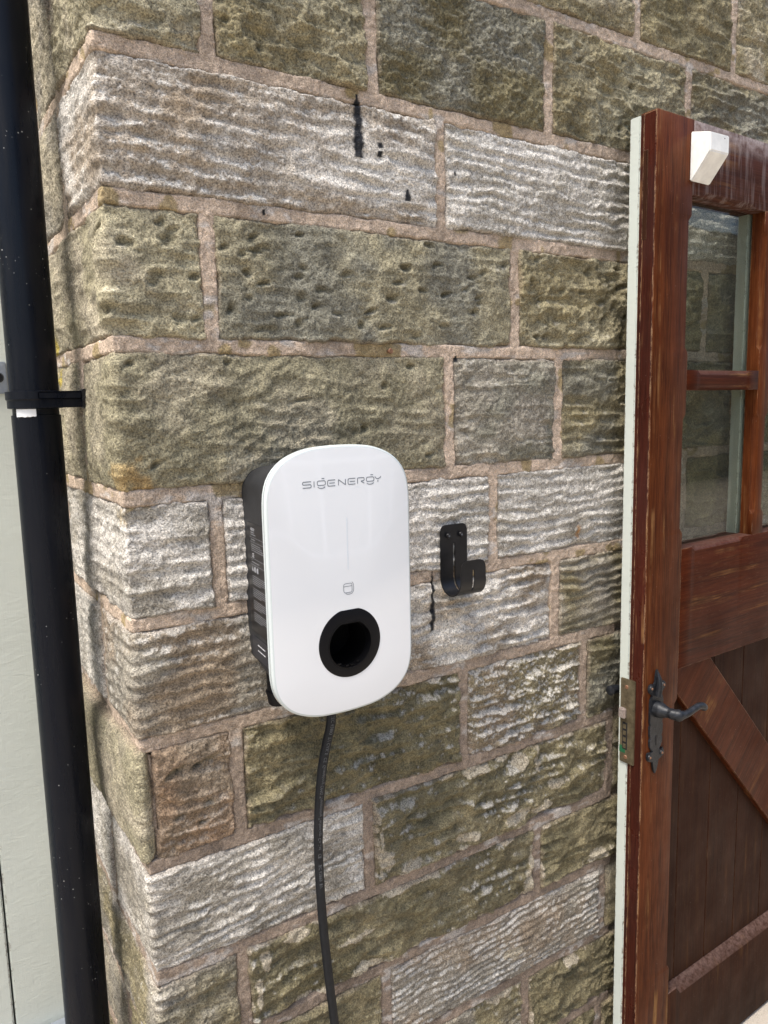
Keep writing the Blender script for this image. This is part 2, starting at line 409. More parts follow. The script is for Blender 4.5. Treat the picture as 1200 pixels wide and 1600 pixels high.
# style: base, second colour, lime_glint, tool amp(mm), period(mm), slant, rough(mm), aniso(mm), pits, fine(mm), algae, gloss, bulge(mm)
def st(c1, c2, lime_glint=0.1, tool=0, per=19, slant=0.0, rough=3, an=1.5, pits=0, fine=0.9, algae=0.15, gloss=0.0, bulge=4, flake=0.0):
    return dict(c1=c1, c2=c2, lime_glint=lime_glint, tool=tool, per=per, slant=slant, rough=rough, an=an, pits=pits, fine=fine, algae=algae, gloss=gloss, bulge=bulge, flake=flake)
TOOLW = st(WHT, GRY, 0.75, 4.2, 20, 0.0, 1.6, 1.6, 0, 0.8, 0.05)
STONES = []   # (s0, s1, z0, z1, style)
def course(k, joints, styles):
    for a, b, s in zip(joints[:-1], joints[1:], styles): STONES.append((a, b, JZ[k], JZ[k + 1], s))
olr = st(OL, OLD, 0.06, 0, rough=4.5, an=2, fine=1.5, algae=0.45, bulge=2)
c13 = st(OL, BUF, 0.05, 0, rough=4, an=2, fine=1.3, algae=0.35)
course(13, [-0.22, 0.33, 0.66, 0.99, 1.288, END], [c13, olr, c13, st(OLD, OL, 0.02, 0, rough=4, algae=0.3), c13])
course(12, [-0.22, 0.150, 0.406, 0.768, 1.149, END],
       [st(BUF, YEL, 0.15, 0, rough=4.5, an=3, fine=1.2, algae=0.1, bulge=6), st(YEL, OL, 0.05, 0, rough=6, an=3, pits=5, fine=1.6, algae=0.6, bulge=2),
        st(GOL, OLD, 0.08, 0, rough=3.5, an=1.5, fine=1.9, algae=0.4, bulge=2), st(OL, YEL, 0.06, 2.5, 26, 0.1, rough=4.5, an=3, pits=8, fine=1.4, algae=0.5, bulge=2),
        st(OL, GOL, 0.08, 3, 24, 0.1, rough=4, an=3, fine=1.4, algae=0.4)])
course(11, [-0.225, 0.533, 1.42, END], [st(WHT, BRN, 0.62, 4.0, 22, -0.03, 1.8, 2.2, fine=0.9, algae=0.08), st(WHT, GRY, 0.85, 4.6, 19.5, -0.02, 1.4, 1.6, fine=1.0, algae=0.04), TOOLW])
course(10, [RET, 0.135, 0.690, 1.219, END],
       [st(YEL, BUF, 0.10, 1.2, 24, 0.0, 2.2, 2.6, pits=14, fine=0.8, algae=0.25, bulge=5), st(GOL, YEL, 0.12, 0, rough=2.6, an=1.2, pits=44, fine=0.8, algae=0.3, bulge=5),
        st(YEL, OL, 0.10, 0, rough=5.5, an=2.5, pits=46, fine=1.2, algae=0.45, bulge=4), st(OL, GOL, 0.05, 2, 24, rough=3, an=2.5, algae=0.3)])
course(9, [-0.205, 0.543, 0.796, 1.338, END],
       [st((0.195, 0.172, 0.108), (0.235, 0.205, 0.14), 0.10, 1.6, 30, 0.55, 2.4, 1.4, pits=10, fine=0.8, algae=0.35, bulge=7), st(GOL, GRY, 0.25, 2.4, 24, 0.02, 3.0, 2.6, fine=1.0, algae=0.2),
        st(OL, GOL, 0.14, 3.0, 25, 0.05, 3.6, 3.0, pits=5, fine=1.0, algae=0.35), st(OL, OLD, 0.1, 2, rough=3, an=2)])
course(8, [RET, 0.128, 0.638, 1.168, END],
       [st(WHT, GRY, 0.6, 2.6, 22, 0.06, 2.0, 2.2, fine=0.9, algae=0.05), st(WHT, GRY, 0.7, 3.6, 19, 0.02, 1.6, 1.8, fine=0.9, algae=0.05),
        st(WHT, GRY, 0.8, 4.0, 20, 0.03, 1.4, 1.6, fine=0.9, algae=0.05), st(OL, OLD, 0.1, 2, 24, rough=4, an=3)])
course(7, [-0.185, 0.355, 0.791, 1.20, END],
       [st(GRY, BRN, 0.42, 4.0, 20, 0.03, 1.6, 2.2, fine=0.9, algae=0.1), st(BRN, WHT, 0.50, 4.6, 23, 0.06, 3.4, 4.0, fine=1.3, algae=0.18, gloss=0.2),
        st(OL, GRY, 0.30, 6.0, 19, 0.04, 1.4, 1.0, fine=0.7, algae=0.35), olr])
course(6, [RET, 0.014, 0.141, 0.569, 0.872, 1.20, END],
       [st(BUF, YEL, 0.05, 0, rough=1.6, an=0.6, fine=0.8, algae=0.12, bulge=7), st(BRN, RED, 0.1, 1.5, 26, 0.2, 3.2, 2.5, pits=6, fine=1.0, algae=0.15, gloss=0.3),
        st(OLD, OL, 0.36, 3.8, 25, 0.18, 5.5, 5.0, fine=1.2, algae=0.5, gloss=0.55), st(BRN, OL, 0.45, 1.6, 25, 0.1, 5.2, 4.2, fine=2.0, algae=0.3, gloss=0.4),
        st(OLD, GOL, 0.10, 1.5, 25, 0.3, 3.8, 2.5, fine=1.0, algae=0.4, gloss=0.3, flake=0.4), olr])
course(5, [-0.225, 0.365, 0.952, 1.3, END],
       [st(WHT, GRY, 0.45, 3.0, 17, 0.14, 1.2, 1.4, fine=0.7, algae=0.12, gloss=0.25), st(OLD, OL, 0.38, 3.6, 34, 0.28, 5.5, 4.6, fine=1.1, algae=0.5, gloss=0.6, flake=1.0),
        st(OLD, OL, 0.1, 2.0, 28, 0.2, 3.5, 3.0, algae=0.4, flake=0.8), olr])
course(4, [RET, 0.133, 0.749, 1.3, END],
       [st(OL, GRY, 0.42, 3.2, 22, 0.1, 3.4, 3.4, fine=1.1, algae=0.4, gloss=0.35, bulge=3), st(OLD, OL, 0.38, 3.6, 32, 0.28, 4.6, 4.0, fine=1.1, algae=0.45, gloss=0.5, flake=1.0),
        st(OLD, OL, 0.06, 3.2, 26, 0.15, 3.2, 3.2, algae=0.45, gloss=0.2, flake=0.5), olr])
course(3, [-0.2, 0.392, 0.935, 1.3, END],
       [st(OLD, OL, 0.2, 2, 26, 0.2, 3.2, 3.0, algae=0.45, gloss=0.4, flake=0.6), st(GRY, BRN, 0.50, 3.6, 13, 0.05, 1.0, 0.8, fine=0.8, algae=0.2, flake=0.35),
        st(OL, GRY, 0.1, 2, 20, 0.05, 3, 2, algae=0.4), olr])
course(2, [RET, 0.25, 0.716, 1.12, END], [olr, st(OL, GRY, 0.22, 3.0, 20, 0.1, 2.4, 2.4, algae=0.45, gloss=0.3, flake=0.5), st(OLD, OL, 0.05, 1.5, 24, 0.1, 5.0, 3.5, fine=1.3, algae=0.4, flake=0.6), olr])
course(1, [-0.2, 0.45, 0.93, 1.3, END], [olr, olr, st(OLD, OL, 0.05, 2, 24, 0.1, 4, 3, algae=0.4), olr])
course(0, [-0.2, 0.5, 1.1, END], [olr, olr, olr])
# inner stones on the return, behind the quoins
RZ = {13: (2.12, 2.35), 12: (1.966, 2.12), 11: (1.79, 1.966)}
pale = st(BUF, GRY, 0.35, 0.6, 20, 0.0, 2.2, 1.4, fine=1.0, algae=0.08, bulge=5)
paley = st(BUF, YEL, 0.15, 0, rough=2.4, an=1.0, pits=3, fine=1.0, algae=0.22, bulge=5)
whs = st(WHT, GRY, 0.8, 1.6, 20, 0.1, 2.0, 1.4, fine=1.0, algae=0.03, bulge=5)
def inner(s1, z0, z1, s): STONES.append((RET, s1, z0, z1, s))
inner(-0.22, 1.949, 2.35, pale); inner(-0.225, 1.767, 1.949, pale)
inner(-0.205, JZ[9], JZ[10], paley)
inner(-0.185, 1.0300, JZ[8], whs); inner(-0.225, JZ[5], JZ[6], whs)
STONES.append((RET, -0.2, JZ[3], JZ[4], pale)); STONES.append((RET, -0.2, JZ[1], JZ[2], pale)); STONES.append((RET, -0.2, JZ[0], JZ[1], pale))
fixed = []
for a, b, z0, z1, s in STONES:
    if abs(z0 - 1.03) < 0.004: z0 = JZ[7]
    fixed.append((a, b, z0, z1, s))
STONES = fixed

FLAKES = [(0.399,0.72,0.012,0.021),(0.686,0.707,0.033,0.012),(0.757,0.704,0.024,0.011),(0.448,0.694,0.022,0.008),(0.411,0.66,0.019,0.007),(0.597,0.83,0.03,0.009),(0.699,0.816,0.016,0.013),(0.724,0.56,0.012,0.027),(0.569,0.707,0.021,0.008),(0.22,0.655,0.02,0.008),(0.169,0.634,0.007,0.015),(0.355,0.54,0.031,0.011),(0.156,0.585,0.005,0.027),(0.677,0.428,0.018,0.012),(0.657,0.347,0.037,0.014),(0.732,0.593,0.007,0.02),(0.914,0.55,0.031,0.013),(0.667,0.84,0.019,0.01),(0.531,0.833,0.011,0.005),(0.472,0.661,0.028,0.005),(0.8,0.744,0.025,0.008),(0.939,0.72,0.016,0.014),(0.338,0.607,0.031,0.005),(0.842,0.338,0.017,0.009),(0.386,0.73,0.004,0.047),(0.743,0.81,0.007,0.021)]
# black paint drips: (x, z_top, z_bottom, half width)
DRIPS = [(0.3765, 1.9505, 1.9375, 0.0028), (0.3775, 1.940, 1.8625, 0.0060), (0.4143, 1.8875, 1.8795, 0.0032), (0.4140, 1.8755, 1.868, 0.0044), (0.4655, 1.8265, 1.8085, 0.0040), (0.5027, 1.213, 1.193, 0.0018), (0.5018, 1.192, 1.135, 0.0034), (0.5012, 1.137, 1.108, 0.0044), (0.5590, 1.572, 1.563, 0.0022), (0.2218, 1.770, 1.764, 0.0022), (0.560, 1.866, 1.860, 0.002)]
R_ARR = 0.005
def curve_pos(S):
    L = math.pi * R_ARR / 2; a = np.clip((S + L/2) / R_ARR, 0, math.pi/2)   # 0 = return face, pi/2 = front
    nx = -np.cos(a); ny = -np.sin(a)
    px = R_ARR + R_ARR * nx + np.clip(S - L/2, 0, None); py = R_ARR + R_ARR * ny + np.clip(-S - L/2, 0, None)
    return px, py, nx, ny

def grid_mesh(name, S, V, H, RGBA, mat, parent, keep=None, stride=1):
    if stride > 1:
        def ids(n): 
            q = list(range(0, n, stride)); 
            if q[-1] != n - 1: q.append(n - 1)
            return q
        ix = np.ix_(ids(S.shape[0]), ids(S.shape[1])); S = S[ix]; V = V[ix]; H = H[ix]; RGBA = RGBA[ix]
        if keep is not None: keep = None
    px, py, nx, ny = curve_pos(S)
    P = np.stack([px + nx * H, py + ny * H, V], -1).reshape(-1, 3)
    nz, ns = S.shape
    idx = np.arange(nz * ns).reshape(nz, ns)
    q = np.stack([idx[:-1, :-1], idx[:-1, 1:], idx[1:, 1:], idx[1:, :-1]], -1).reshape(-1, 4)
    C = RGBA.reshape(-1, 4)
    if keep is not None:
        q = q[keep.reshape(-1)]
        used = np.zeros(len(P), bool); used[q] = True; re = np.cumsum(used) - 1
        P = P[used]; C = C[used]; q = re[q]
    me = bpy.data.meshes.new(name)
    me.vertices.add(len(P)); me.vertices.foreach_set("co", P.astype(np.float32).ravel())
    me.loops.add(q.size); me.loops.foreach_set("vertex_index", q.astype(np.int32).ravel())
    me.polygons.add(len(q)); me.polygons.foreach_set("loop_start", np.arange(0, q.size, 4, dtype=np.int32))
    me.update(calc_edges=True)
    at = me.color_attributes.new("col", 'FLOAT_COLOR', 'POINT'); at.data.foreach_set("color", C.astype(np.float32).ravel())
    me.shade_smooth()
    return link(name, me, mat, parent)

def drip_mask(S, V):
    m = np.zeros(S.shape)
    w = 0.0014 * noise(S * 0 + 3.3, V * 130, 5) + 0.0009 * noise(S * 200, V * 300, 9)
    for x, zt, zb, hw in DRIPS:
        if S.max() < x - 0.02 or S.min() > x + 0.02 or V.max() < zb or V.min() > zt: continue
        t = (V - zb) / (zt - zb)
        ww = (hw + w * (hw / 0.0045)) * np.clip(1.15 - 0.5 * np.clip(t, 0, 1) ** 3, 0, 2)
        m = np.maximum(m, sstep(1.4, 0.75, np.abs(S - x + 0.001 * noise(V * 60, V * 0, 3)) / np.maximum(ww, 1e-4)) * (t > -0.02) * (t < 1.02))
    return m

Sg = lambda i0, i1: np.arange(i0, i1 + 1) * STEP
mortar_S = []; 
I0 = snap(RET); I1 = snap(END); K0 = 0; K1 = snap(JZ[14])
NS = I1 - I0 + 1; NZ = K1 - K0 + 1
D = np.full((NZ, NS), 1.0, np.float32)      # distance to the nearest joint
for k, (a, b, z0, z1, s) in enumerate(STONES):
    i0, i1, k0, k1 = snap(a), snap(b), snap(z0), snap(z1)
    S, V = np.meshgrid(Sg(i0, i1), Sg(k0, k1))
    A0, A1, B0, B1 = i0 * STEP, i1 * STEP, k0 * STEP, k1 * STEP
    d = np.minimum(np.minimum(S - A0 if True else 9, A1 - S), np.minimum(V - B0, B1 - V))
    sub = D[k0 - K0:k1 - K0 + 1, i0 - I0:i1 - I0 + 1]; np.minimum(sub, d, out=sub)
    sd = 100 + k * 7; rng = random.Random(sd)
    tight = (s is STONES[0][4])
    # joints beside the pale corner quoin of course 6 are only a crack
    dl, dr = S - A0, A1 - S
    if abs(a - 0.014) < 1e-6: dl = dl + 0.0075
    if abs(b - 0.014) < 1e-6: dr = dr + 0.0075
    dj = np.minimum(np.minimum(dl, dr), np.minimum(V - B0, B1 - V))
    dn = dj + 0.0034 * fbm(S * 27, V * 27, 4, sd) + 0.0014 * noise(S * 170, V * 170, sd + 1)
    edge = sstep(0, 0.0080, dn - 0.0056)
    base = -0.0100 + 0.0105 * edge + s['bulge'] * 0.0007 * sstep(0.004, 0.055, dn) 
    base = base + 0.0035 * fbm(S * 9, V * 9, 2, sd + 2) * edge
    big = fbm(S * 11, V * 13, 4, sd + 3)
    rel = s['rough'] * 0.001 * fbm(S * 34, V * 40, 4, sd + 4)
    rel = rel + s['an'] * 0.001 * (0.9 - 2.6 * np.abs(noise(S * 13 + 3, V * 58 + S * 10 * s['slant'], sd + 5)))
    ridge = np.zeros_like(S); zm0 = 0.5 * (z0 + z1)
    if s['tool']:
        p = V - s['slant'] * S + 0.007 * fbm(S * 8, V * 12, 4, sd + 6)
        ph = p / (s['per'] * 0.001) + (0.20 if s['tool'] > 3.4 else 0.36) * fbm(S * 30, V * 48, 3, sd + 7)
        t = ph - np.floor(ph)
        prof = np.where(t < 0.62, sstep(0, 0.62, t), 1 - sstep(0.62, 1.0, t))       # ledge: lit slope above, sharp undercut below
        av = np.clip((0.85 if s['tool'] > 3.4 else 0.62) + (0.6 if s['tool'] > 3.4 else 0.95) * fbm(S * 13, V * 24, 4, sd + 8), 0.05, 1.4)
        ridge = (prof - 0.5) * av
        rel = rel * (0.75 if s['tool'] > 3.4 and zm0 > 1.0 else 1.0) - s['tool'] * 0.00095 * ridge
        ridge = -ridge
    fine = s['fine'] * 0.0010 * (1.0 * fbm(S * 75, V * 95, 2, sd + 19) + 1.15 * fbm(S * 190, V * 190, 2, sd + 9, 0.8))
    sidek = np.where(S < 0, 0.5 + 0.5 * sstep(-0.03, 0.0, S), 1.0); rel = rel * sidek
    if abs(b - 0.014) < 1e-6: base = base + 0.009 * sstep(0.010, -0.006, S)
    pitm = np.zeros_like(S)
    for _ in range(s['pits']):
        cx = rng.uniform(max(A0, -0.05) + 0.02, A1 - 0.02); cz = rng.uniform(B0 + 0.02, B1 - 0.018)
        rx = rng.uniform(0.006, 0.015); rz = rng.uniform(0.0035, 0.0065); an = rng.uniform(-0.1, 0.5); dep = rng.uniform(0.6, 1.1)
        dx = S - cx; dz = V - cz; ux = dx * math.cos(an) + dz * math.sin(an); uz = -dx * math.sin(an) + dz * math.cos(an)
        q = np.sqrt((ux / rx) ** 2 + (uz / rz) ** 2) + 0.35 * noise(S * 120, V * 120, sd + 11)
        pitm = np.maximum(pitm, dep * sstep(1.5, 0.2, q))
    H = base + (rel + fine) * edge - 0.0078 * pitm * edge
    fl = np.zeros_like(S)
    if s['flake'] or z1 < 0.9:
        wn_ = 0.45 * fbm(S * 70, V * 70, 3, 77)
        for fx, fz, fw, fh in FLAKES:
            if fx + fw < A0 or fx - fw > A1 or fz + fh < B0 or fz - fh > B1: continue
            fl = np.maximum(fl, sstep(1.12, 0.98, np.sqrt(((S - fx) / fw) ** 2 + ((V - fz) / fh) ** 2) + wn_))
        ef = s['flake'] * sstep(0.019, 0.013, dn) * sstep(0.34, 0.42, fbm(S * 30, V * 30, 4, sd + 14)) * (S > 0)
        fl = np.maximum(fl, sstep(0.35, 0.5, ef))
        H = H + 0.0009 * fl
    # colour -----------------------------------------------------------------
    zm_ = 0.5 * (z0 + z1); gain = 1.33 if zm_ > 1.2 else 1.2 if zm_ > 1.03 else 1.1 if zm_ > 0.85 else (1.2 if zm_ > 0.67 and s['c1'] == WHT else 1.10)  # darker lower rows: damp stone, and lower-wall shading put into the colour
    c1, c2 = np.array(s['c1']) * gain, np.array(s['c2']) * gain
    mixf = sstep(-0.55, 0.55, big)[..., None]
    C = c1 * (1 - mixf) + c2 * mixf
    C = C * (1 + 0.28 * fbm(S * 45, V * 45, 3, sd + 12))[..., None]
    C = C * (1 + 0.10 * fbm(S * 5, V * 5, 2, sd + 13))[..., None]
    al = (0.8 if zm_ < 1.03 else 1.0) * s['algae'] * sstep(-0.1, 0.75, fbm(S * 17, V * 20, 4, sd + 15))
    al = np.clip(np.maximum(al, 0.75 * np.clip(pitm, 0, 1)), 0, 1)[..., None]
    C = C * (1 - al) + np.array((0.128, 0.113, 0.066)) * al
    # pale lime bloom with sun glints painted into the colour on upward ledges and crests
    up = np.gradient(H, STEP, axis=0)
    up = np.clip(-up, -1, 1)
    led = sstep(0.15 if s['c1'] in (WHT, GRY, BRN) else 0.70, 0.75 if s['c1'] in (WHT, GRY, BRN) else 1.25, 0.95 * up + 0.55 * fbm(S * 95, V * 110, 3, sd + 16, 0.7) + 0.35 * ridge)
    cover = 0.55 * sstep(0.35, 0.8, s['lime_glint']) * np.clip(0.8 + 0.6 * fbm(S * 150, V * 150, 3, sd + 21, 0.7), 0, 1.4)
    patch = sstep(-0.55, 0.35, fbm(S * 8, V * 9, 3, sd + 17) + (s['lime_glint'] - 0.3) * 1.3)
    lm = np.clip(np.where(S < 0, 0.72, 1.0) * min(1.0, 1.35 * s['lime_glint'] + 0.08) * np.maximum(led, cover) * patch, 0, 0.86)[..., None]
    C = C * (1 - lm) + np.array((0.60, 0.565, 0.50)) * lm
    fl3 = fl[..., None]; C = C * (1 - fl3) + np.array((0.40, 0.345, 0.250)) * fl3
    # smear of mortar over the stone's edge
    sm = (0.7 * sstep(0.016, 0.006, dn))[..., None]; C = C * (1 - sm) + np.array((0.24, 0.18, 0.13)) * sm
    # rust spot and yellow lichen
    for (lx, lz, lr, lc) in ((0.85, 1.244, 0.008, (0.42, 0.19, 0.04)), (-0.375, 1.60, 0.02, (0.5, 0.38, 0.05)), (-0.36, 1.555, 0.014, (0.5, 0.38, 0.05)), (0.0, 1.392, 0.03, (0.42, 0.30, 0.13)), (0.02, 1.40, 0.02, (0.36, 0.24, 0.10))):
        if A0 - 0.05 < lx < A1 + 0.05 and B0 - 0.05 < lz < B1 + 0.05:
            mk = (0.8 * sstep(1.2, 0.4, np.hypot(S - lx, (V - lz) * 0.7) / lr + 0.5 * fbm(S * 90, V * 90, 2, 55)))[..., None]
            C = C * (1 - mk) + np.array(lc) * mk
    C = C * np.where(S < 0, 0.88, 1.0)[..., None]  # return side painted darker to tone down the sunlight on it
    dm = drip_mask(S, V)[..., None]; C = C * (1 - dm) + np.array((0.006, 0.007, 0.010)) * dm
    gl = s['gloss'] * sstep(-0.3, 0.5, fbm(S * 14, V * 14, 3, sd + 18)) + 0.5 * dm[..., 0]
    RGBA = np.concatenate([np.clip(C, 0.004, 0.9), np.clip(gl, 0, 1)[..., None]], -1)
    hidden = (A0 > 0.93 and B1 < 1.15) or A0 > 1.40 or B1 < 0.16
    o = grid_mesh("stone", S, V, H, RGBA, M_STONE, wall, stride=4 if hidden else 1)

# mortar: one pointed sheet running through all joints
S, V = np.meshgrid(Sg(I0, I1), Sg(K0, K1))
d2 = D + 0.0016 * fbm(S * 26, V * 26, 2, 901) + 0.0006 * noise(S * 150, V * 150, 902)
crack = (np.abs(S - snap(0.014) * STEP) < 0.009) & (V > JZ[6] + 0.012) & (V < JZ[7] - 0.012)
H = -0.0012 + 0.0016 * fbm(S * 18, V * 18, 3, 903) + 0.0013 * fbm(S * 130, V * 130, 3, 904, 0.7) - 0.016 * sstep(0.0088, 0.0170, d2)
H = H - 0.03 * crack
C = np.array((0.50, 0.388, 0.288)) * (1 + 0.22 * fbm(S * 9, V * 9, 3, 905) + 0.16 * fbm(S * 60, V * 60, 3, 906))[..., None]
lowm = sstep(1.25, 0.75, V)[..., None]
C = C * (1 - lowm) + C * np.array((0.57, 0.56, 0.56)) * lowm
pl = (0.75 * sstep(0.25, 0.6, fbm(S * 13, V * 30, 3, 907)) * sstep(-0.006, 0.004, V * 0 + fbm(S * 40, V * 90, 3, 908) * 0.02))[..., None]
C = C * (1 - pl) + np.array((0.50, 0.46, 0.41)) * pl
lich = (0.7 * sstep(0.42, 0.62, fbm(S * 21, V * 21, 3, 909)))[..., None] * (V > 1.1)[..., None]
C = C * (1 - lich) + np.array((0.27, 0.20, 0.07)) * lich
dm = drip_mask(S, V)[..., None]; C = C * (1 - dm) + np.array((0.006, 0.007, 0.010)) * dm
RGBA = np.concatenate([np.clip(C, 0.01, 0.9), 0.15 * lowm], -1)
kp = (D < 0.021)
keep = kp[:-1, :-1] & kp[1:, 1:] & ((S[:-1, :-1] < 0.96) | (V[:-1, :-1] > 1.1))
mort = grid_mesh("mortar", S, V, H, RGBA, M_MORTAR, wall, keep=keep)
tag(mort, kind="stuff")
box("wall_core", 0.034, END, 0.034, 0.405, 0.0, 2.35, M_CORE, wall)
# masonry above the picture: coarser stones up to the eaves
def coarse(k0z, k1z):
    z = k0z; row = 0; rg = random.Random(4)
    while z < k1z - 0.05:
        z1 = min(z + rg.uniform(0.17, 0.2), k1z); x = 0.0
        cuts = [-0.41, rg.uniform(0.1, 0.45)]
        while cuts[-1] < END - 0.35: cuts.append(cuts[-1] + rg.uniform(0.3, 0.6))
        cuts[-1] = END
        for a, b in zip(cuts[:-1], cuts[1:]):
            n = max(2, int((b - a) / 0.02)); m_ = max(2, int((z1 - z) / 0.02))
            S_, V_ = np.meshgrid(np.linspace(a + 0.004, b - 0.004, n), np.linspace(z + 0.004, z1 - 0.004, m_))
            H_ = 0.004 * fbm(S_ * 20, V_ * 20, 3, row + 5)
            C_ = np.concatenate([np.array(OL) * (1 + 0.3 * fbm(S_ * 30, V_ * 30, 3, row))[..., None], 0 * S_[..., None]], -1)
            grid_mesh("stone", S_, V_, H_, C_, M_STONE, wall); row += 1
        z = z1
coarse(2.35, 2.72)
box("wall_core", 0.006, END, 0.006, 0.405, 2.35, 2.72, M_CORE, wall)

# ================================================================== SAGE GARAGE DOOR (left, set back)
gd = empty("garage_door", (-0.62, 0.42, 0.0), 0, "sage green painted vertical board garage door behind the black downpipe", "door")
edges = [-0.052, -0.158, -0.300, -0.440, -0.585, -0.73, -0.87, -1.02, -1.18]
for a, b in zip(edges[:-1], edges[1:]):
    box("board", b + 0.62 + 0.0015, a + 0.62 - 0.0015, 0.0, 0.028, 0.02, 2.6, M_SAGE, gd, 0.0025)
bm = bmesh.new(); add_box(bm, -0.53, 0.57, 0.028, 0.05, 0.02, 2.6); bm_obj("backing", bm, M_GAP, gd)
hp = box("hinge_plate", -0.1 + 0.45, 0.544, -0.006, 0.0, ZC + 0.034, ZC + 0.087, M_GREYMETAL, gd, 0.0015)
bm = bmesh.new(); add_cyl(bm, (0.5305, -0.006, ZC + 0.061), (0, -1, 0), 0.0085, 0.0065, 0.005); bm_obj("bolt", bm, M_BLACK, hp)
box("weather_bar", -0.56, 0.57, -0.030, -0.0005, 0.290, 0.352, M_GREYMETAL, gd, 0.004)
box("gap_shade_strip", 0.569, 0.66, 0.06, 0.09, 0.0, 2.6, M_GAP, gd)  # dark sheet closing the gap; the gap's shade is put into its colour

# ================================================================== DOWNPIPE
PX, PY, PR = -0.066, 0.2055, 0.0340
dpipe = empty("downpipe", (PX, PY, 0.0), 0, "black plastic rain downpipe with a strap clip fixed to the wall return", "downpipe")
def lathe(name, prof, mat, parent, n=48):
    bm = bmesh.new()
    rings = [[(rr * math.cos(2*math.pi*k/n), rr * math.sin(2*math.pi*k/n), z) for k in range(n)] for rr, z in prof]
    add_loft(bm, rings); return bm_obj(name, bm, mat, parent)
lathe("pipe", [(PR, 0.05), (PR, ZC - 0.003), (PR * 0.94, ZC - 0.002), (PR * 0.94, ZC + 0.012), (PR * 1.0, ZC + 0.013), (PR * 1.0, 2.62)], M_PVC, dpipe)
z0, z1 = ZC + 0.0065, ZC + 0.0325; zm = (z0 + z1) / 2
bm = bmesh.new(); n = 40
prof = [(PR + 0.0005, z0), (PR + 0.0042, z0 + 0.001), (PR + 0.0042, zm - 0.001), (PR + 0.0058, zm + 0.0008), (PR + 0.0058, z1 - 0.001), (PR + 0.0005, z1)]
add_loft(bm, [[(rr * math.cos(2*math.pi*k/n), rr * math.sin(2*math.pi*k/n), z) for k in range(n)] for rr, z in prof])
clip = bm_obj("strap_clip", bm, M_PVC, dpipe)
bm = bmesh.new(); yl = -PR - 0.0052
add_box(bm, 0.0, -PX - 0.006, yl, yl + 0.008, z0 + 0.001, z1 - 0.001)
add_box(bm, -0.001, -PX - 0.008, yl - 0.0022, yl - 0.0001, z0 + 0.0135, z1 - 0.0025)
bm_obj("clip_lug", bm, M_PVC, clip, 0.0012)
bm = bmesh.new(); add_box(bm, -PX - 0.0075, -PX + 0.003, yl - 0.004, yl + 0.012, z0 - 0.001, z1 + 0.0015)
add_cyl(bm, (-PX - 0.004, yl - 0.004, zm), (0, -1, 0), 0.0055, 0.005, 0.003, 12)
bm_obj("clip_fixing", bm, M_BLACK, clip, 0.0015)
bm = bmesh.new(); rings = []
for rr in (PR + 0.0006, PR - 0.001):
    pass
a0, a1 = math.radians(214), math.radians(262)
pts_o = [((PR + 0.0009) * math.cos(a0 + (a1 - a0) * k / 12), (PR + 0.0009) * math.sin(a0 + (a1 - a0) * k / 12)) for k in range(13)]
pts_i = [((PR - 0.0012) * math.cos(a0 + (a1 - a0) * k / 12), (PR - 0.0012) * math.sin(a0 + (a1 - a0) * k / 12)) for k in range(13)]
poly = pts_o + pts_i[::-1]
rg = random.Random(3)
lowz = [ZC - 0.0055 + 0.0016 * rg.random() for _ in range(13)]; lowz = lowz + lowz[::-1]
add_loft(bm, [[(x, y, lz) for (x, y), lz in zip(poly, lowz)], [(x, y, z0 - 0.0003) for x, y in poly]])
bm_obj("white_tape", bm, M_WHITE_TAPE, dpipe)

# ================================================================== TIMBER DOOR
DW, DT = 0.765, 0.057
DA = math.radians(2.5)
door = empty("timber_door", (0.930, -0.100, 0.0), DA, "brown varnished half glazed timber door folded back open against the stone wall", "door")
def Z(zr): return ZC + zr
def bar(name, axis, secs, mat, yb=0.0565, y0=0.0, parent=None):
    """secs: (t, lo, hi, chamfer_lo, chamfer_hi); front face at y0, back at yb"""
    bm = bmesh.new(); rings = []
    for t, lo, hi, cl, ch in secs:
        sec = [(lo, yb), (hi, yb), (hi, y0 + ch + 1e-4), (hi - ch - 1e-4, y0), (lo + cl + 1e-4, y0), (lo, y0 + cl + 1e-4)]
        rings.append([(w, y, t) if axis == 'z' else (t, y, w) for w, y in sec])
    add_loft(bm, rings)
    return bm_obj(name, bm, mat, parent or door, 0.0009, 1)
CH = 0.0085
def stops(t0, t1, runs):
    """chamfer values along a member: list of (t, c)"""
    out = [(t0, 0.0)]
    for a, b in runs: out += [(a, 0.0), (a + 0.010, CH), (b - 0.010, CH), (b, 0.0)]
    return out + [(t1, 0.0)]
SW = 0.1085
zb, zt = 0.008, Z(0.502)
# stiles
rv = stops(zb, zt, [(Z(-0.48 - 0.72), Z(-0.60)), (Z(-0.262), Z(-0.03)), (Z(0.085), Z(0.335))])
bar("stile", 'z', [(t, 0.0, SW, 0.0, c) for t, c in rv], M_WOOD_V, 0.0335)
bar("stile", 'z', [(t, DW - SW, DW, c, 0.0) for t, c in rv], M_WOOD_V)
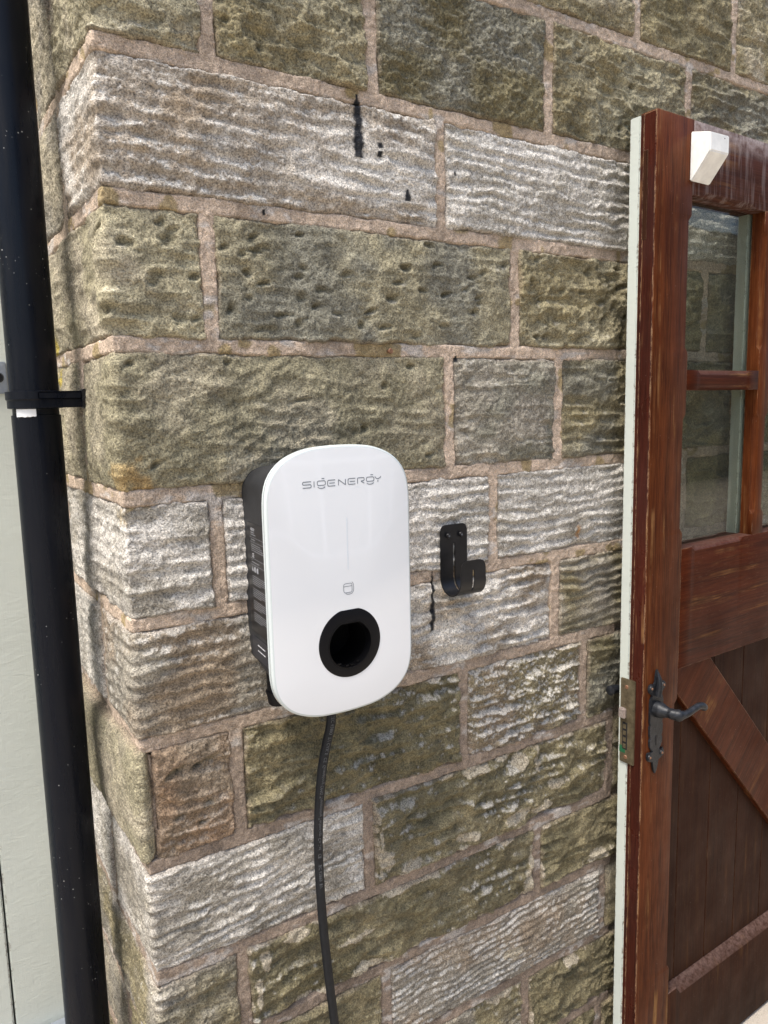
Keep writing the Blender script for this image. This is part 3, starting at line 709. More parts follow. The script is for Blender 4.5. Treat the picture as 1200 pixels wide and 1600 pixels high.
# rails
pan = [(SW + 0.035, 0.325), (0.435, 0.62)]
r_top = stops(SW, DW - SW, pan)
bar("top_rail", 'x', [(t, Z(0.372), zt - 0.0005, c, 0.0) for t, c in r_top], M_WOOD_TOP)
bar("glazing_bar", 'x', [(t, Z(0.0145), Z(0.053), c, c) for t, c in stops(SW, 0.3595, [pan[0]])], M_WOOD_H, 0.027)
bar("glazing_bar", 'x', [(t, Z(0.0145), Z(0.053), c, c) for t, c in stops(0.4005, DW - SW, [pan[1]])], M_WOOD_H, 0.027)
r_mid = stops(SW, DW - SW, pan)
bar("lock_rail", 'x', [(t, Z(-0.539), Z(-0.294), 0.0, c) for t, c in r_mid], M_WOOD_H)
bar("bottom_rail", 'x', [(SW, zb, Z(-1.262), 0.0, 0.0), (SW + 0.03, zb, Z(-1.262), 0.0, 0.0), (SW + 0.045, zb, Z(-1.262), 0.0, 0.019), (DW - SW - 0.045, zb, Z(-1.262), 0.0, 0.019), (DW - SW, zb, Z(-1.262), 0.0, 0.0)], M_WOOD_D)
# muntin
rm = stops(Z(-0.294), Z(0.372), [(Z(-0.25), Z(-0.035)), (Z(0.095), Z(0.335))])
bar("muntin", 'z', [(t, 0.3595, 0.4005, c, c) for t, c in rm], M_WOOD_V, 0.0275)
# glass and sage glazing beads behind it
for xa, xb in ((SW - 0.004, 0.3625), (0.3975, DW - SW + 0.004)):
    for za, zb_ in ((-0.297, 0.017), (0.0505, 0.375)):
        box("glass_pane", xa, xb, 0.0285, 0.0325, Z(za), Z(zb_), M_GLASS, door)
def bead(x0, x1, za, zb_): return box("glazing_bead", x0, x1, 0.0330, 0.0565, Z(za), Z(zb_), M_CREAM, door, 0.002, 1)
bead(0.3540, 0.4060, -0.296, 0.374)
bead(SW - 0.006, 0.3538, 0.017, 0.0505); bead(0.4062, DW - SW, 0.017, 0.0505)
# lower boards
bx = [SW, 0.1555, 0.2685, 0.384, 0.497, 0.61, DW - SW]
for a, b in zip(bx[:-1], bx[1:]):
    bm = bmesh.new(); add_box(bm, a + 0.0006, b - 0.0006, 0.020, 0.0335, Z(-1.2615), Z(-0.5395)); bm.normal_update()
    bm_obj("board", bm, M_WOOD_D, door, 0.0018, 1)
box("board_backing", SW, DW - SW, 0.0337, 0.0565, Z(-1.2615), Z(-0.5395), M_CREAM, door)
# brace: lies in front of the boards, flush just behind the stile face
sl = math.tan(math.radians(46.6))
def lin(u_): return Z(-0.541 - sl * (u_ - 0.2284))
uR = DW - SW
bpoly = [(SW + 0.0003, Z(-0.5893)), (SW + 0.0003, Z(-0.5393)), (0.2268, Z(-0.5393)), (uR - 0.0003, lin(uR)), (uR - 0.0003, Z(-0.5893) - sl * (uR - SW))]
bm = bmesh.new(); add_prism(bm, [(x, z) for x, z in bpoly], 0.003, 0.0199)
M_WOOD_B = wood_mat("mahogany_diagonal", (0.034, 0.0076, 0.0024), (0.066, 0.0150, 0.0046), (0.115, 0.033, 0.0105), 'z')
br = bm_obj("brace", bm, M_WOOD_B, door, 0.0016, 1)
ang = math.radians(-46.6 - 90)     # turn the mesh so its grain runs along the brace
R_ = Matrix.Rotation(math.radians(43.4), 4, 'Y')
br.data.transform(R_.inverted()); br.matrix_local = R_
# edge: brown varnished half is the stile itself; sage skin behind it
bm = bmesh.new(); add_box(bm, -0.0012, SW, 0.0345, 0.0568, zb, Z(0.5000)); bm.normal_update()
bm_obj("edge_strip", bm, M_CREAM, door, 0.0016, 2)
box("edge_seal", -0.0006, 0.004, 0.0265, 0.0342, zb, Z(0.5005), M_WOOD_E, door, 0.0008, 1)
box("edge_facing", -0.0009, 0.002, 0.0012, 0.0264, zb + 0.001, Z(0.5006), M_WOOD_E, door, 0.0006, 1)
box("edge_patch", -0.0016, 0.002, 0.0168, 0.0262, Z(0.285), Z(0.438), M_WOOD_D, door, 0.0005, 1)
# lock
lp = box("lock_plate", -0.0045, 0.0, 0.0172, 0.0508, Z(-0.7185), Z(-0.5445), M_BRASS, door, 0.0012, 2)
box("latch_bolt", -0.013, -0.0045, 0.034, 0.049, Z(-0.6245), Z(-0.6035), M_BOLT, lp, 0.002)
box("bolt_recess", -0.0050, -0.0044, 0.0325, 0.0440, Z(-0.6900), Z(-0.6340), M_DARKHOLE, lp)
bm = bmesh.new()
for k in range(4): add_box(bm, -0.0062, -0.0050, 0.0345, 0.0420, Z(-0.6875 + 0.0135 * k), Z(-0.6780 + 0.0135 * k))
bm_obj("lock_lever", bm, M_BRASS, lp, 0.0012)
for zz in (-0.5605, -0.7060):
    bm = bmesh.new(); add_cyl(bm, (-0.0044, 0.036, Z(zz)), (-1, 0, 0), 0.0042, 0.0034, 0.0012); bm_obj("screw", bm, M_RUST, lp)
box("paint_spot", -0.0049, -0.0045, 0.037, 0.0506, Z(-0.698), Z(-0.684), M_GREEN, lp)
# handle
hd = 0.037
half = [(0.0, -0.5225), (0.0022, -0.5245), (0.0036, -0.532), (0.0050, -0.545), (0.0072, -0.5520), (0.0120, -0.5490), (0.0175, -0.5500), (0.0205, -0.5560), (0.0195, -0.5650), (0.0140, -0.5700), (0.0115, -0.5730), (0.0150, -0.5800), (0.0165, -0.5880), (0.0165, -0.6280), (0.0150, -0.6330), (0.0168, -0.6380), (0.0160, -0.6560), (0.0140, -0.6610), (0.0160, -0.6650), (0.0155, -0.6760), (0.0120, -0.6840), (0.0080, -0.6880), (0.0120, -0.6900), (0.0185, -0.6880), (0.0210, -0.6960), (0.0190, -0.7050), (0.0130, -0.7090), (0.0080, -0.7110), (0.0065, -0.7200), (0.0045, -0.7300), (0.0, -0.7385)]
half = [(x * 1.3, z) for x, z in half]
poly = [(hd + x, Z(z)) for x, z in half] + [(hd - x, Z(z)) for x, z in half[-2:0:-1]]
bm = bmesh.new(); add_prism(bm, poly, -0.0045, 0.0)
bmesh.ops.recalc_face_normals(bm, faces=bm.faces[:])
bp = bm_obj("handle_plate", bm, M_IRON, door, 0.0012, 2)
bm = bmesh.new(); add_cyl(bm, (hd, -0.0046, Z(-0.661)), (0, -1, 0), 0.0036, 0.0034, 0.0006); add_box(bm, hd - 0.0019, hd + 0.0019, -0.0051, -0.0046, Z(-0.678), Z(-0.661))
bm_obj("keyhole", bm, M_DARKHOLE, bp)
bm = bmesh.new(); add_tube(bm, [(hd, -0.004, Z(-0.528)), (hd, -0.0085, Z(-0.540)), (hd, -0.0095, Z(-0.556)), (hd, -0.006, Z(-0.575))], [0.002, 0.0042, 0.0062, 0.007], 10); bm_obj("finial", bm, M_IRON, bp)
for sx in (-1, 1):
    for zz in (-0.5575, -0.6985):
        bm = bmesh.new(); add_cyl(bm, (hd + sx * 0.0190, -0.0040, Z(zz)), (0, -1, 0), 0.0066, 0.0058, 0.0026, 14); bm_obj("rosette", bm, M_IRON, bp, 0.0006)
        bm = bmesh.new(); add_cyl(bm, (hd + sx * 0.0190, -0.0066, Z(zz)), (0, -1, 0), 0.0027, 0.0020, 0.0010, 10); bm_obj("screw", bm, M_RUST, bp)
zl = -0.603
path = catmull([(hd, -0.002, Z(zl)), (hd, -0.016, Z(zl)), (hd + 0.001, -0.030, Z(zl)), (hd + 0.003, -0.041, Z(zl) - 0.0005), (hd + 0.010, -0.0500, Z(zl) - 0.001), (hd + 0.025, -0.0545, Z(zl) + 0.0005), (hd + 0.043, -0.0560, Z(zl) + 0.005), (hd + 0.060, -0.0560, Z(zl) + 0.0070), (hd + 0.074, -0.0560, Z(zl) + 0.0035), (hd + 0.083, -0.0550, Z(zl) - 0.004)], 6)
nr = len(path); keyr = [(0, 0.0165), (0.10, 0.0155), (0.16, 0.0125), (0.23, 0.0095), (0.29, 0.0108), (0.34, 0.0102), (0.38, 0.0115), (0.43, 0.0118), (0.48, 0.0080), (0.6, 0.0066), (0.75, 0.0066), (0.88, 0.0074), (0.97, 0.0070), (1.0, 0.004)]
rad = [float(np.interp(i / (nr - 1), [k for k, _ in keyr], [v for _, v in keyr])) for i in range(nr)]
bm = bmesh.new(); add_tube(bm, path, rad, 16); bm_obj("lever", bm, M_IRON, bp)
bm = bmesh.new(); add_tube(bm, [(0.030, 0.057, Z(-0.585)), (0.030, 0.070, Z(-0.585)), (0.026, 0.080, Z(-0.584)), (0.012, 0.082, Z(-0.583)), (0.002, 0.081, Z(-0.583)), (0.000, 0.081, Z(-0.583))], [0.010, 0.008, 0.0085, 0.0095, 0.0100, 0.004], 14)
bm_obj("outer_lever", bm, M_IRON, door)
# white wooden block on the top rail
wbv = [(0.0985, 0, 0.4800), (0.1560, 0, 0.4800), (0.1560, 0, 0.3950), (0.0985, 0, 0.3950),
       (0.0900, -0.045, 0.4665), (0.1490, -0.045, 0.4680), (0.1490, -0.045, 0.4365), (0.0910, -0.045, 0.4355), (0.0985, -0.004, 0.3935), (0.1560, -0.004, 0.3935)]
bm = bmesh.new(); vv = [bm.verts.new((x, y, Z(z))) for x, y, z in wbv]
for q in ((0, 1, 5, 4), (4, 5, 6, 7), (7, 6, 9, 8), (8, 9, 2, 3), (0, 4, 7, 8, 3), (1, 2, 9, 6, 5), (0, 3, 2, 1)): bm.faces.new([vv[i] for i in q])
bmesh.ops.recalc_face_normals(bm, faces=bm.faces[:]); bm.normal_update()
wb = bm_obj("stop_block", bm, M_WBLOCK, door, 0.0016, 2)
wb["label"] = "white painted wedge block screwed to the top rail"
for qx, qz in ((0.134, 0.4615),):
    bm = bmesh.new(); add_cyl(bm, (qx, -0.0449, Z(qz)), (0, -1, 0), 0.0012, 0.0012, 0.0004, 8); bm_obj("nail_hole", bm, M_DARKHOLE, wb)
for qx, qz in ((0.196, 0.3985), (0.226, 0.3990)):
    bm = bmesh.new(); add_cyl(bm, (qx, 0.0002, Z(qz)), (0, -1, 0), 0.0018, 0.0018, 0.0004, 8); bm_obj("nail_hole", bm, M_DARKHOLE, door)
# door post at the far side carrying the hinges
post = empty("door_post", (1.78, 0.0, 0.0), 0, "plain sage painted timber post carrying the hinges at the far edge of the door", "post")
box("post_body", -0.055, 0.055, -0.052, 0.40, 0.0, 2.35, M_CREAM, post, 0.003)

# ================================================================== WALL CHARGER
CX, CZ = 0.2635, ZC - 0.2423; HW, HH = 0.1132, 0.1903
ch = empty("wall_charger", (CX, 0.0, CZ), 0, "white glass fronted electric car charger with black socket and dark grey sides", "car charger")
pr = [(0, 0), (0.02, 0.0005), (0.04, 0.0020), (0.055, 0.0048), (0.07, 0.0098), (0.0825, 0.0160), (0.0935, 0.0245), (0.1020, 0.0345), (0.1075, 0.0450), (0.1110, 0.0570), (0.1127, 0.0710), (0.1132, 0.0880)]
quad = catmull([(x, HH - d) for x, d in pr], 4)
quad = [(float(p[0]), float(p[1])) for p in quad]
out = quad + [(x, -z) for x, z in quad[::-1]][0:] 
out = out + [(-x, z) for x, z in out[::-1]][1:-1]
out = [(min(max(x, -HW), HW), z) for x, z in out]
poly = np.array(out)
HC = (0.0070, -0.0890)      # socket centre
def ray_out(poly, c, ang):
    dx, dz = math.cos(ang), math.sin(ang); best = 1e9
    for i in range(len(poly)):
        x1, z1 = poly[i] - c; x2, z2 = poly[(i + 1) % len(poly)] - c
        ex, ez = x2 - x1, z2 - z1; den = dx * ez - dz * ex
        if abs(den) < 1e-12: continue
        t = (x1 * ez - z1 * ex) / den; s_ = (x1 * dz - z1 * dx) / den
        if t > 0 and -1e-9 <= s_ <= 1 + 1e-9: best = min(best, t)
    return best
NA = 240
angs = [2 * math.pi * k / NA for k in range(NA)]
def flat_circle(rr, flat, rc=0.006):
    """circle cut by a flat at +flat, from the socket centre"""
    o = []
    for a in angs:
        x, z = rr * math.cos(a), rr * math.sin(a)
        if z > flat: q = flat / math.sin(a); x, z = q * math.cos(a), flat
        o.append((x, z))
    for _ in range(2):
        o = [((o[i-1][0] + 2*o[i][0] + o[(i+1) % NA][0]) / 4, (o[i-1][1] + 2*o[i][1] + o[(i+1) % NA][1]) / 4) for i in range(NA)]
    return [(HC[0] + x, HC[1] + z) for x, z in o]
outl = [ray_out(poly, np.array(HC), a) for a in angs]
O = [(HC[0] + t * math.cos(a), HC[1] + t * math.sin(a)) for t, a in zip(outl, angs)]
def inset(P, d):
    Q = []
    n = len(P)
    for i in range(n):
        x0, z0 = P[i-1]; x1, z1 = P[(i+1) % n]; tx, tz = x1 - x0, z1 - z0; L = math.hypot(tx, tz) or 1
        Q.append((P[i][0] - tz / L * d, P[i][1] + tx / L * d))
    return Q
def ring3(P, y): return [(x, y, z) for x, z in P]
HOLE = flat_circle(0.0497, 0.0475)
bm = bmesh.new()
add_loft(bm, [ring3(inset(O, 0.0008), -0.1145), ring3(O, -0.1155), ring3(O, -0.1190), ring3(inset(O, 0.0006), -0.1205), ring3(inset(O, 0.0018), -0.1215), ring3(inset(O, 0.0034), -0.12195)], False, False)
bm_obj("panel_border", bm, M_CHARGER_EDGE, ch)
bm = bmesh.new()
add_loft(bm, [ring3(inset(O, 0.0034), -0.1219), ring3(inset(O, 0.0040), -0.1220), ring3(HOLE, -0.1220), ring3(HOLE, -0.1140)], False, False)
bm_obj("front_panel", bm, M_CHARGER, ch)
bm = bmesh.new(); add_loft(bm, [ring3(HOLE, -0.1128), ring3(inset(O, 0.0016), -0.1128), ring3(inset(O, 0.0016), -0.1146), ring3(HOLE, -0.1146)], False, False); bm_obj("seal", bm, M_GASKET, ch)
bm = bmesh.new(); add_loft(bm, [ring3(HOLE, -0.1070), ring3(inset(O, 0.003), -0.1070), ring3(inset(O, 0.0004), -0.1085), ring3(inset(O, 0.0004), -0.1127), ring3(HOLE, -0.1127)], False, False); bm_obj("rear_rim", bm, M_CHARGER_EDGE, ch)
# dark body, tapering towards the wall
def rrect(x0, x1, z0, z1, rt, rb, y, n=10):
    o = []
    for cx_, cz_, r_, a0 in ((x1, z1, rt, 0), (x0, z1, rt, 90), (x0, z0, rb, 180), (x1, z0, rb, 270)):
        sx = -1 if cx_ == x1 else 1; sz = -1 if cz_ == z1 else 1
        for k in range(n + 1):
            a = math.radians(a0 + 90 * k / n); o.append((cx_ + sx * r_ + r_ * math.cos(a), y, cz_ + sz * r_ + r_ * math.sin(a)))
    return o
bm = bmesh.new()
add_loft(bm, [rrect(-0.0950, 0.0950, -0.128, 0.158, 0.035, 0.02, 0.004), rrect(-0.0955, 0.0955, -0.132, 0.160, 0.036, 0.022, -0.020), rrect(-0.1010, 0.1010, -0.155, 0.171, 0.045, 0.040, -0.075), rrect(-0.1045, 0.1045, -0.1720, 0.1790, 0.055, 0.055, -0.1070)], True, False)
body = bm_obj("body", bm, M_BODY, ch)
bm = bmesh.new(); add_cyl(bm, (-0.066, -0.030, -0.120), (0, 0, -1), 0.016, 0.016, 0.050, 24); add_cyl(bm, (-0.066, -0.030, -0.170), (0, 0, -1), 0.0185, 0.014, 0.022, 24)
bm_obj("cable_gland", bm, M_RINGM, ch, 0.001)
bm = bmesh.new(); add_cyl(bm, (0.007, -0.058, -0.13), (0, 0, -1), 0.016, 0.016, 0.055, 24); bm_obj("cable_gland", bm, M_RINGM, ch, 0.001)
# socket
B1 = [(x, z - 0.0025) for x, z in flat_circle(0.0352, 0.0322)]; B2 = [(x, z - 0.0025) for x, z in flat_circle(0.0338, 0.0308)]; B3 = [(x, z - 0.0025) for x, z in flat_circle(0.0325, 0.0290)]
bm = bmesh.new()
add_loft(bm, [ring3(inset(HOLE, -0.0003), -0.1180), ring3(inset(HOLE, -0.0003), -0.12225), ring3(inset(HOLE, 0.0010), -0.12285), ring3(B1, -0.12285), ring3(B1, -0.1200)], False, False)
sr = bm_obj("socket_ring", bm, M_RINGM, ch)
bm = bmesh.new(); add_loft(bm, [ring3(B1, -0.1212), ring3(inset(B1, 0.0004), -0.12335), ring3(B2, -0.12335), ring3(B2, -0.1215), ring3(B3, -0.110)], False, False)
bo = bm_obj("socket_lip", bm, M_RINGG, ch)
bm = bmesh.new(); add_loft(bm, [ring3(B3, -0.1100), ring3(B3, -0.062)], False, True); bm_obj("socket_bore", bm, M_BOREM, ch)
bm = bmesh.new()
for a in (238, 262, 277, 296):
    c_ = (HC[0] + 0.0318 * math.cos(math.radians(a)), HC[1] - 0.0025 + 0.0318 * math.sin(math.radians(a)))
    add_box(bm, c_[0] - 0.0025, c_[0] + 0.0025, -0.1200, -0.116, c_[1] - 0.001, c_[1] + 0.001)
bm_obj("socket_tab", bm, M_RINGG, bo)
# printed marks on the glass
def stroke(bm, pts, w, y, closed=False):
    P = [np.array(p, float) for p in pts]; n = len(P); L = []; Rr = []
    for i in range(n):
        a = P[i-1] if (i > 0 or closed) else P[i]; b = P[(i+1) % n] if (i < n-1 or closed) else P[i]
        t = b - a; t /= (np.linalg.norm(t) or 1); nn = np.array([-t[1], t[0]]) * w / 2
        L.append(bm.verts.new((*(P[i] + nn)[:1], y, (P[i] + nn)[1]))); Rr.append(bm.verts.new((*(P[i] - nn)[:1], y, (P[i] - nn)[1])))
    for i in range(n if closed else n - 1):
        j = (i + 1) % n; bm.faces.new((L[i], L[j], Rr[j], Rr[i]))
def rounded(pts, r, closed=False, k=5):
    o = []; n = len(pts); P = [np.array(p, float) for p in pts]
    for i in range(n):
        if not closed and i in (0, n - 1): o.append(P[i]); continue
        a, b, c = P[i-1], P[i], P[(i+1) % n]
        d1 = min(r, np.linalg.norm(a - b) * 0.49); d2_ = min(r, np.linalg.norm(c - b) * 0.49)
        s_ = b + (a - b) / np.linalg.norm(a - b) * d1; e = b + (c - b) / np.linalg.norm(c - b) * d2_
        for q in range(k + 1):
            t = q / k; o.append((1-t)**2 * s_ + 2*t*(1-t) * b + t*t * e)
    return o
bm = bmesh.new(); YL = -0.12225
u0 = 0.0001345
def Lx(px): return 0.205 - CX + (px - 95) * u0
zt_, zb2 = 0.1432, 0.1352; hL = zt_ - zb2; sw = 0.00115; rc = 0.0024
def Lz(f_): return zb2 + f_ * hL
def SK(pts, r_=rc, closed=False): stroke(bm, rounded([(Lx(x), Lz(z)) for x, z in pts], r_, closed), sw, YL, closed)
SK([(190, 1), (95, 1), (95, 0.52), (190, 0.52), (190, 0), (95, 0)], 0.0020)
SK([(222, 1), (222, 0)])
for x0_ in (258, 832):
    x1_ = x0_ + 92
    SK([(x0_, 1), (x1_, 1), (x1_, 0.25), (x0_, 0.25)], 0.0026, True)
    SK([(x0_ + 50, 1.38), (x0_ + 82, 1.38)])
    SK([(x0_ + 4, -0.02), (x0_ + 24, -0.26), (x0_ + 68, -0.26), (x0_ + 88, -0.02)], 0.0028)
for x0_ in (375, 612):
    SK([(x0_ + 88, 1), (x0_, 1), (x0_, 0), (x0_ + 88, 0)], 0.0024); SK([(x0_ + 20, 0.5), (x0_ + 84, 0.5)])
SK([(500, 0), (500, 1), (582, 0), (582, 1)], 0.0010)
SK([(725, 0), (725, 1), (805, 1), (805, 0.45), (762, 0.45), (806, 0)], 0.0018)
SK([(935, 1), (955, 0.62), (990, 0.62), (1010, 1)], 0.0022); SK([(972, 0.40), (972, 0)])
bm_obj("logo", bm, M_INK, ch, fix=False)
bm = bmesh.new(); stroke(bm, [(0.0072, 0.0895), (0.0072, 0.0165)], 0.0016, YL); bm_obj("light_strip", bm, M_LEDSTRIP, ch, fix=False)
bm = bmesh.new()
def rr2(x0, x1, z0, z1, r_): return rounded([(x0, z1), (x1, z1), (x1, z0), (x0, z0)], r_, True)
stroke(bm, rr2(-0.0010, 0.0125, -0.0165, -0.0035, 0.0034), 0.0008, YL, True)
stroke(bm, rounded([(0.0125, -0.0020), (0.0150, -0.0050), (0.0150, -0.0150), (0.0115, -0.0190), (0.0040, -0.0190), (0.0020, -0.0172)], 0.0030), 0.0008, YL)
stroke(bm, [(-0.0010, -0.0075), (0.0125, -0.0075)], 0.0008, YL)
bm_obj("card_icon", bm, M_INK, ch, fix=False)
# rating label on the left side of the body
def side_x(y): return float(np.interp(y, [-0.107, -0.075, -0.020, 0.004], [-0.1045, -0.1010, -0.0955, -0.0950]))
def side_quad(bm, ya, yb, za, zb_, off):
    v = [bm.verts.new((side_x(y) - off, y, z)) for y, z in ((ya, za), (yb, za), (yb, zb_), (ya, zb_))]; bm.faces.new(v)
zc0 = ZC - CZ      # world relative -> charger relative
def cz(zr): return zr + zc0
def side_patch(name, ya, yb, za, zb_, mat, off=0.0004):
    bm = bmesh.new(); ys = np.linspace(ya, yb, 4)
    for a, b in zip(ys[:-1], ys[1:]):
        vs = [bm.verts.new((side_x(y) - off - 0.0003 * 0, y, z)) for y, z in ((a, za), (b, za), (b, zb_), (a, zb_))]; bm.faces.new(vs)
    bmesh.ops.remove_doubles(bm, verts=bm.verts[:], dist=1e-6)
    ext = bmesh.ops.solidify(bm, geom=bm.faces[:], thickness=0.0003)
    return bm_obj(name, bm, mat, ch)
lab = side_patch("rating_label", -0.096, -0.014, cz(-0.318), cz(-0.160), M_LABEL)
bm = bmesh.new(); rg = random.Random(8)
def word_line(z, ya, yb, h):
    y = ya
    while y > yb:
        w = rg.uniform(0.003, 0.009); e = max(y - w, yb); side_quad(bm, y, e, z, z + h, 0.0009); y = e - 0.0010
def rule(z): side_quad(bm, -0.019, -0.092, z, z + 0.0004, 0.0009)
zz = -0.1690
word_line(cz(-0.1735), -0.018, -0.046, 0.0010); word_line(cz(-0.1765), -0.018, -0.052, 0.0010); rule(cz(-0.1800)); word_line(cz(-0.1835), -0.018, -0.050, 0.0010); rule(cz(-0.1865))
for k in range(4): word_line(cz(-0.1905 - 0.0029 * k), -0.018, -0.072 - 0.006 * k, 0.0007)
rule(cz(-0.2105)); word_line(cz(-0.2135), -0.018, -0.032, 0.0009); word_line(cz(-0.2160), -0.018, -0.064, 0.0009); rule(cz(-0.2195))
for k in range(4):
    y = -0.021 - 0.0115 * k
    if k < 2:
        vs = [bm.verts.new((side_x(yy) - 0.0009, yy, z)) for yy, z in ((y + 0.004, cz(-0.2290)), (y - 0.004, cz(-0.2290)), (y, cz(-0.2215)))]; bm.faces.new(vs)
    else:
        vs = [bm.verts.new((side_x(y) - 0.0009, y + 0.0042 * math.cos(t), cz(-0.2255) + 0.0042 * math.sin(t))) for t in np.linspace(0, 2*math.pi, 13)[:-1]]; bm.faces.new(vs)
zz = -0.2335
for blk in range(4):
    word_line(cz(zz), -0.018, -0.030, 0.0007); zz -= 0.0028
    for k in range(5): word_line(cz(zz), -0.018, -0.089 if k < 4 else -0.066, 0.0007); zz -= 0.0028
    zz -= 0.0012
bm_obj("label_print", bm, M_PRINT_DIM, lab, fix=False)
stk = side_patch("serial_sticker", -0.098, -0.016, cz(-0.358), cz(-0.326), M_LABEL2)
bm = bmesh.new(); word_line(cz(-0.3370), -0.040, -0.074, 0.0016); word_line(cz(-0.3450), -0.040, -0.074, 0.0016); bm_obj("label_print", bm, M_PRINT, stk, fix=False)
def text_mesh(body, size, align='LEFT'):
    cu = bpy.data.curves.new("text", 'FONT'); cu.body = body; cu.size = size; cu.align_x = align; cu.resolution_u = 2
    o = bpy.data.objects.new("text", cu); COL.objects.link(o); bpy.context.view_layer.update()
    dg = bpy.context.evaluated_depsgraph_get(); me = bpy.data.meshes.new_from_object(o.evaluated_get(dg))
    bpy.data.objects.remove(o); bpy.data.curves.remove(cu); return me
for tx, z_, sz_, y_ in (("SIGENERGY", -0.1705, 0.0058, -0.018), ("CE", -0.2085, 0.0085, -0.032)):
    me = text_mesh(tx, sz_)
    for v in me.vertices:
        y = y_ - v.co.x; v.co = Vector((side_x(y) - 0.0009, y, cz(z_) + v.co.y))
    link("label_print", me, M_PRINT, lab)

# ================================================================== CABLE
cpts = [(0.2705, -0.058, Z(-0.425)), (0.2700, -0.057, Z(-0.470)), (0.2640, -0.050, Z(-0.510)), (0.2575, -0.045, Z(-0.552)), (0.2545, -0.036, Z(-0.620)), (0.2535, -0.031, Z(-0.690)), (0.2560, -0.030, Z(-0.790)), (0.2630, -0.030, Z(-0.900)), (0.2715, -0.030, Z(-1.000)), (0.2800, -0.034, Z(-1.150)), (0.2860, -0.046, Z(-1.330)), (0.2900, -0.065, Z(-1.440)), (0.300, -0.100, 0.0105), (0.36, -0.18, 0.0078), (0.50, -0.26, 0.0078), (0.68, -0.30, 0.0078)]
cpath = catmull(cpts, 10); CRAD = 0.0072
bm = bmesh.new(); add_tube(bm, cpath, CRAD, 18)
cab = tag(bm_obj("power_cable", bm, M_RUBBER), "black rubber power cable hanging from the underside of the white charger down to the ground", "cable")
# printing along the cable
fr = frames(cpath); acc = [0.0]
for a, b in zip(fr[:-1], fr[1:]): acc.append(acc[-1] + np.linalg.norm(b[0] - a[0]))
def along(s_):
    i = min(max(int(np.searchsorted(acc, s_)) - 1, 0), len(fr) - 2); t = (s_ - acc[i]) / (acc[i + 1] - acc[i])
    return [fr[i][q] * (1 - t) + fr[i + 1][q] * t for q in range(4)]
me = text_mesh("IEC 62893  EV CABLE  CE  Guangdong OMG Transmitting Technology Co.,Ltd   CE     IEC 62893  EV", 0.0070)
for v in me.vertices:
    p, t, a, b = along(0.035 + v.co.x); w = (v.co.y - 0.003) / CRAD
    th = 0.25 + w
    # a points towards the viewer (-y), b sideways
    pos = p + (CRAD + 0.0002) * (a * math.cos(th) - b * math.sin(th) * -1.0)
    v.co = Vector(pos)
me.update(); link("cable_print", me, M_CABLEINK, cab)

# ================================================================== CABLE HOOK
hk = empty("cable_hook", (0.5440, 0.0, ZC - 0.32), 0, "black bent steel cable holster hook screwed to the wall right of the charger", "hook")
prof = []   # (y, z, kind)
hz = ZC - 0.32
top_b, bot = 0.1165, 0.0265; RB = 0.0250
yb_ = -0.0085
pz = [(yb_, z) for z in np.linspace(top_b, bot, 34)]
pz += [(yb_ - RB + RB * math.cos(a), bot - RB * math.sin(a)) for a in np.linspace(0, math.pi, 22)[1:]]
pz += [(yb_ - 2 * RB, z) for z in np.linspace(bot, 0.0625, 14)[1:]]
Ln = [0.0]
for a, b in zip(pz[:-1], pz[1:]): Ln.append(Ln[-1] + math.hypot(b[0] - a[0], b[1] - a[1]))
Lt = Ln[-1]; HWK = 0.0282; SL = 0.0022; rcor = 0.015
bm = bmesh.new(); prev = None
for i, ((y, z), s_) in enumerate(zip(pz, Ln)):
    hw = HWK if s_ < 0.12 else HWK - 0.0025 * min(1, (s_ - 0.12) / 0.06)
    e = min(s_, Lt - s_)
    if e < rcor: hw = hw - rcor * (1 - math.sqrt(max(0, 1 - (1 - e / rcor) ** 2))) * (0.55 if s_ < 0.1 else 0.8)
    row = [bm.verts.new((x, y, z)) for x in (-hw, -SL - 0.006, -SL, SL, SL + 0.006, hw)]
    slot = (0.030 < s_ < 0.118) or (Lt - 0.052 < s_ < Lt - 0.014)
    if prev:
        for k in range(5):
            if k == 2 and slot and pslot: continue
            bm.faces.new((prev[k], prev[k + 1], row[k + 1], row[k]))
    prev = row; pslot = slot
bmesh.ops.recalc_face_normals(bm, faces=bm.faces[:])
bmesh.ops.solidify(bm, geom=bm.faces[:], thickness=0.0026)
bm_obj("strap", bm, M_BLACK, hk)
for sx in (-1, 1):
    bm = bmesh.new(); add_cyl(bm, (sx * 0.0135, yb_ - 0.002, top_b - 0.0185), (0, -1, 0), 0.0052, 0.0040, 0.0028, 16); sc_ = bm_obj("screw", bm, M_BLACK, hk, 0.0006)
    bm = bmesh.new(); add_cyl(bm, (sx * 0.0135, yb_ - 0.0047, top_b - 0.0185), (0, -1, 0), 0.0021, 0.0021, 0.0003, 6); bm_obj("screw_recess", bm, M_STEELWORN, sc_)

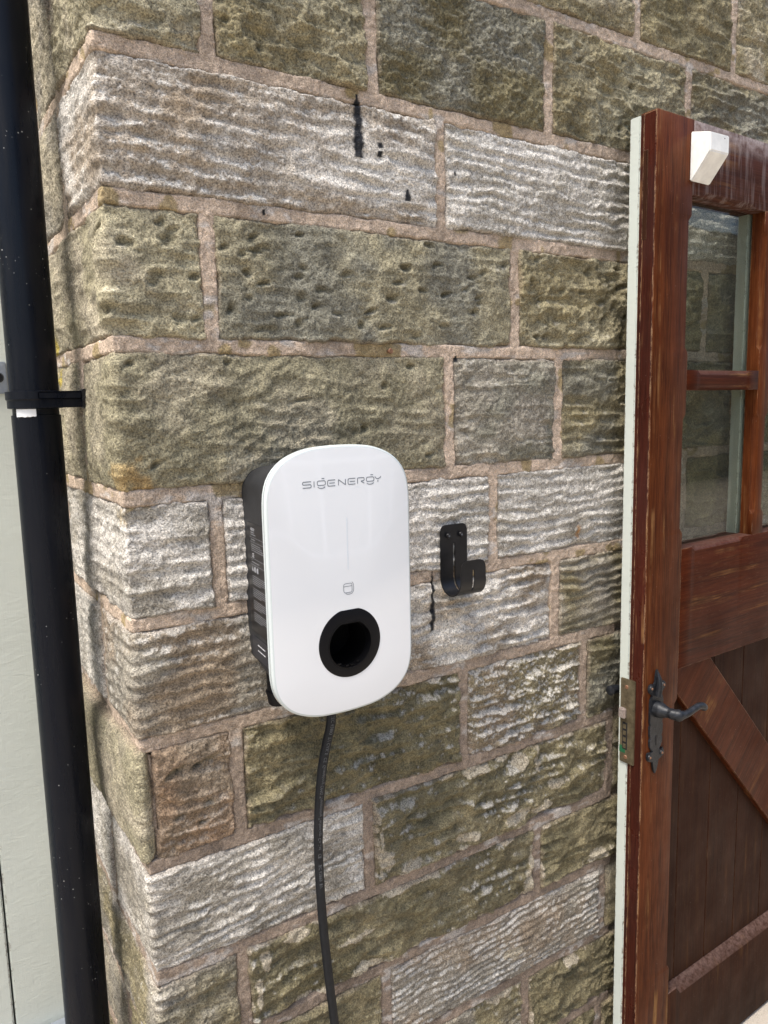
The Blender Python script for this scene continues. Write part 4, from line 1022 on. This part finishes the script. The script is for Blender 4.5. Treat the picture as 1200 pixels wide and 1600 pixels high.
# small rusty screw left in the mortar joint
bm = bmesh.new(); add_cyl(bm, (0.4245, 0.004, ZC + 0.084), (0, -1, 0), 0.0026, 0.0026, 0.010, 10); add_cyl(bm, (0.4245, -0.006, ZC + 0.084), (0, -1, 0), 0.0045, 0.0036, 0.002, 12)
tag(bm_obj("old_screw", bm, M_RUST), "small rusty old screw sticking out of the mortar joint above the charger", "screw")

# ================================================================== OPPOSITE BUILDING (behind the camera, seen only as reflections)
cv = empty("conservatory", (3.2, -4.6, 0.0), 0, "white framed conservatory on a low wall facing the charger, seen only in reflections", "building")
M_UPVC = plain("white_frame", (0.75, 0.76, 0.76), 0.35)
M_RENDER = plain("grey_render", (0.22, 0.20, 0.17), 0.9, var=0.15, scale=8)
M_PANE = plain("dim_window", (0.10, 0.115, 0.12), 0.05)
box("dwarf_wall", -3.0, 3.0, -0.12, 0.06, 0.0, 0.55, M_RENDER, cv, 0.004)
for k in range(9):
    x = -3.0 + 0.75 * k; box("mullion", x - 0.035, x + 0.035, -0.06, 0.02, 0.60, 2.30, M_UPVC, cv, 0.004)
for z in (0.575, 1.75, 2.33): box("transom", -3.04, 3.04, -0.07, 0.03, z - 0.03, z + 0.03, M_UPVC, cv, 0.004)
for k in range(8):
    x = -3.0 + 0.75 * k
    for za, zb_ in ((0.605, 1.72), (1.78, 2.30)): box("window", x + 0.036, x + 0.714, -0.03, -0.01, za, zb_, M_PANE, cv)
bm = bmesh.new(); vs_ = [bm.verts.new(v) for v in ((-3.1, 0.12, 2.362), (3.1, 0.12, 2.362), (3.1, -2.2, 3.25), (-3.1, -2.2, 3.25), (-3.1, 0.12, 2.42), (3.1, 0.12, 2.42), (3.1, -2.2, 3.32), (-3.1, -2.2, 3.32))]
for q in ((0, 1, 2, 3), (4, 7, 6, 5), (0, 4, 5, 1), (1, 5, 6, 2), (2, 6, 7, 3), (3, 7, 4, 0)): bm.faces.new([vs_[i] for i in q])
bm_obj("roof", bm, M_RENDER, cv)
box("sky_block_wall", -3.6, 13.0, -2.5, -2.22, 0.0, 4.4, M_RENDER, cv)  # unseen; roof and wall made tall and wide to block sky from glass reflections
